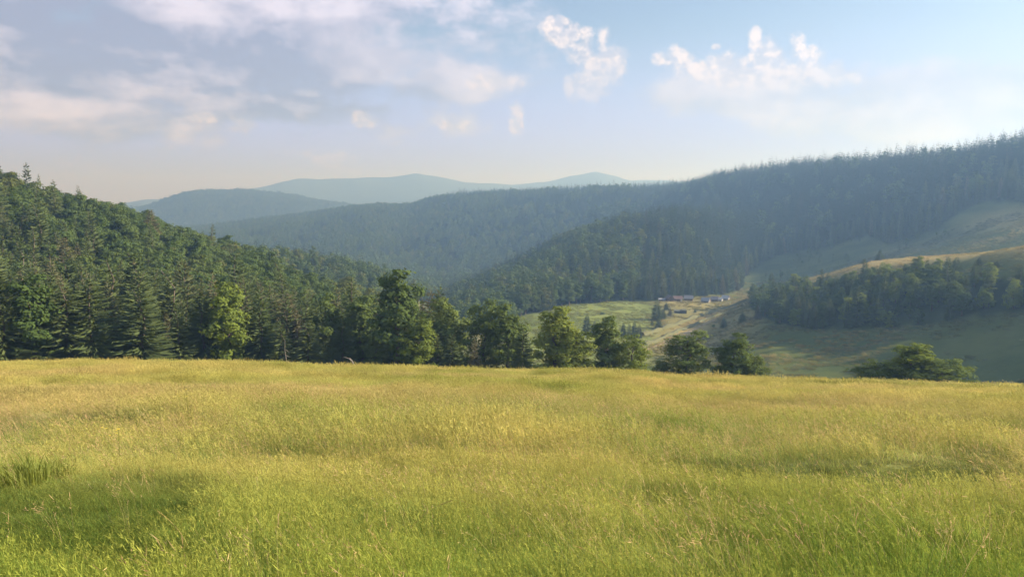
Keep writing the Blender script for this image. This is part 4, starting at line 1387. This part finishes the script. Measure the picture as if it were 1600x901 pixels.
def stalk(px, py, L, lean, label):
    x, y, z = meadow_point(px, py)
    e = bpy.data.objects.new('grass_stalk', None); COL.objects.link(e); e.location = (x, y, z)
    pts = [np.array([lean * L * (t * .55 + .45 * t * t), .05 * L * t, L * (t * (1.0 - .32 * abs(lean) * t))]) for t in np.linspace(0, 1, 9)]
    V, Q = tube(pts, list(np.linspace(.0045, .0018, 9)), 5)
    add_obj('stem', mesh_np('stem', np.array(V), np.array(Q), M_STALK, True), e)
    r = np.random.default_rng(int(px)); V, T = [], []
    ax = pts[-1] - pts[-2]; ax /= np.linalg.norm(ax)
    for i in range(46):
        o_ = pts[-1] - ax * L * .26 * r.random(); dv = ax + r.normal(size=3) * .35; ln = r.uniform(.012, .022)
        sd = np.cross(dv, r.normal(size=3)); sd /= np.linalg.norm(sd); k = len(V)
        V += [o_, o_ + dv * ln * .5 + sd * .003, o_ + dv * ln, o_ + dv * ln * .5 - sd * .003]; T.append((k, k + 1, k + 2, k + 3))
    add_obj('seed_head', mesh_np('seed_head', np.array(V), np.array(T), M_STALK), e)
    tag(e, label, 'grass stalk', 'long grass stalks')


stalk(1045, 866, .62, -.75, 'longest pale grass stalk leaning left in the foreground, right of centre')
stalk(1220, 893, .50, -.55, 'pale grass stalk near the bottom, far right of the longest stalk')
stalk(634, 838, .45, .9, 'arching grass stalk bending right in the foreground, left of centre')
stalk(958, 900, .32, -.9, 'short arching stalk at the bottom edge below the longest stalk')
stalk(612, 893, .36, -.45, 'upright pale stalk at the bottom edge left of centre')
stalk(300, 868, .42, -.6, 'pale leaning stalk in the left foreground')


def flower(px, py, h, n, label):
    x, y, z = meadow_point(px, py)
    e = bpy.data.objects.new('wildflower', None); COL.objects.link(e); e.location = (x, y, z)
    r = np.random.default_rng(int(px))
    for i in range(n):
        a, q = r.uniform(0, 6.28), r.uniform(.02, .22)
        tip = np.array([math.cos(a) * q - .05, math.sin(a) * q, h * r.uniform(.75, 1.1)])
        V, Q = tube([(math.cos(a) * q * .3, math.sin(a) * q * .3, 0), tip * np.array([.8, .8, .6]), tip], [.004, .003, .002], 4)
        s = add_obj('stem', mesh_np('stem', np.array(V), np.array(Q), M_TUSS), e)
        Vp, Tp = [], []
        for k in range(9):
            b = 6.283 * k / 9; u = np.array([math.cos(b), math.sin(b), .25]); v = np.array([-math.sin(b), math.cos(b), 0]); m0 = len(Vp)
            Vp += [tip, tip + u * .010 + v * .005, tip + u * .019, tip + u * .010 - v * .005]; Tp.append((m0, m0 + 1, m0 + 2, m0 + 3))
        add_obj('flower_head', mesh_np('flower_head', np.array(Vp), np.array(Tp), M_YELLOW), s)
    tag(e, label, 'wildflower', 'yellow wildflowers')


flower(295, 658, .62, 7, 'yellow wildflowers in the upper left meadow, farthest clump')
flower(186, 722, .50, 8, 'yellow flowering weed right of the grass tussocks')
flower(458, 704, .50, 5, 'yellow wildflowers in mid meadow left of centre')

# ------------------------------------------------------------------ haze
zmin, zmax = float(GZ.min()) - 1.2, float(GZ.max()) + 42
R_ = 8760.0
hz = add_obj('haze', box_mesh('haze', -R_, R_, -R_, R_, zmin, zmax, None))
hm, t = new_mat('haze_air')
pv = t.n('ShaderNodeVolumePrincipled')
pv.inputs['Color'].default_value = (.31, .56, 1.0, 1)
pv.inputs['Absorption Color'].default_value = (1, 1, 1, 1)
pv.inputs['Density'].default_value = 4.1e-4
pv.inputs['Anisotropy'].default_value = 0.35
pv.inputs['Density Attribute'].default_value = ''
o = t.n('ShaderNodeOutputMaterial'); t.put(o.inputs['Volume'], pv.outputs[0])
hz.data.materials.append(hm)
tag(hz, 'pale blue evening haze filling the valley air', 'haze', kind='stuff')
print('TREES', len(TREES), 'picked', int(PICK.sum()), 'z', zmin, zmax)
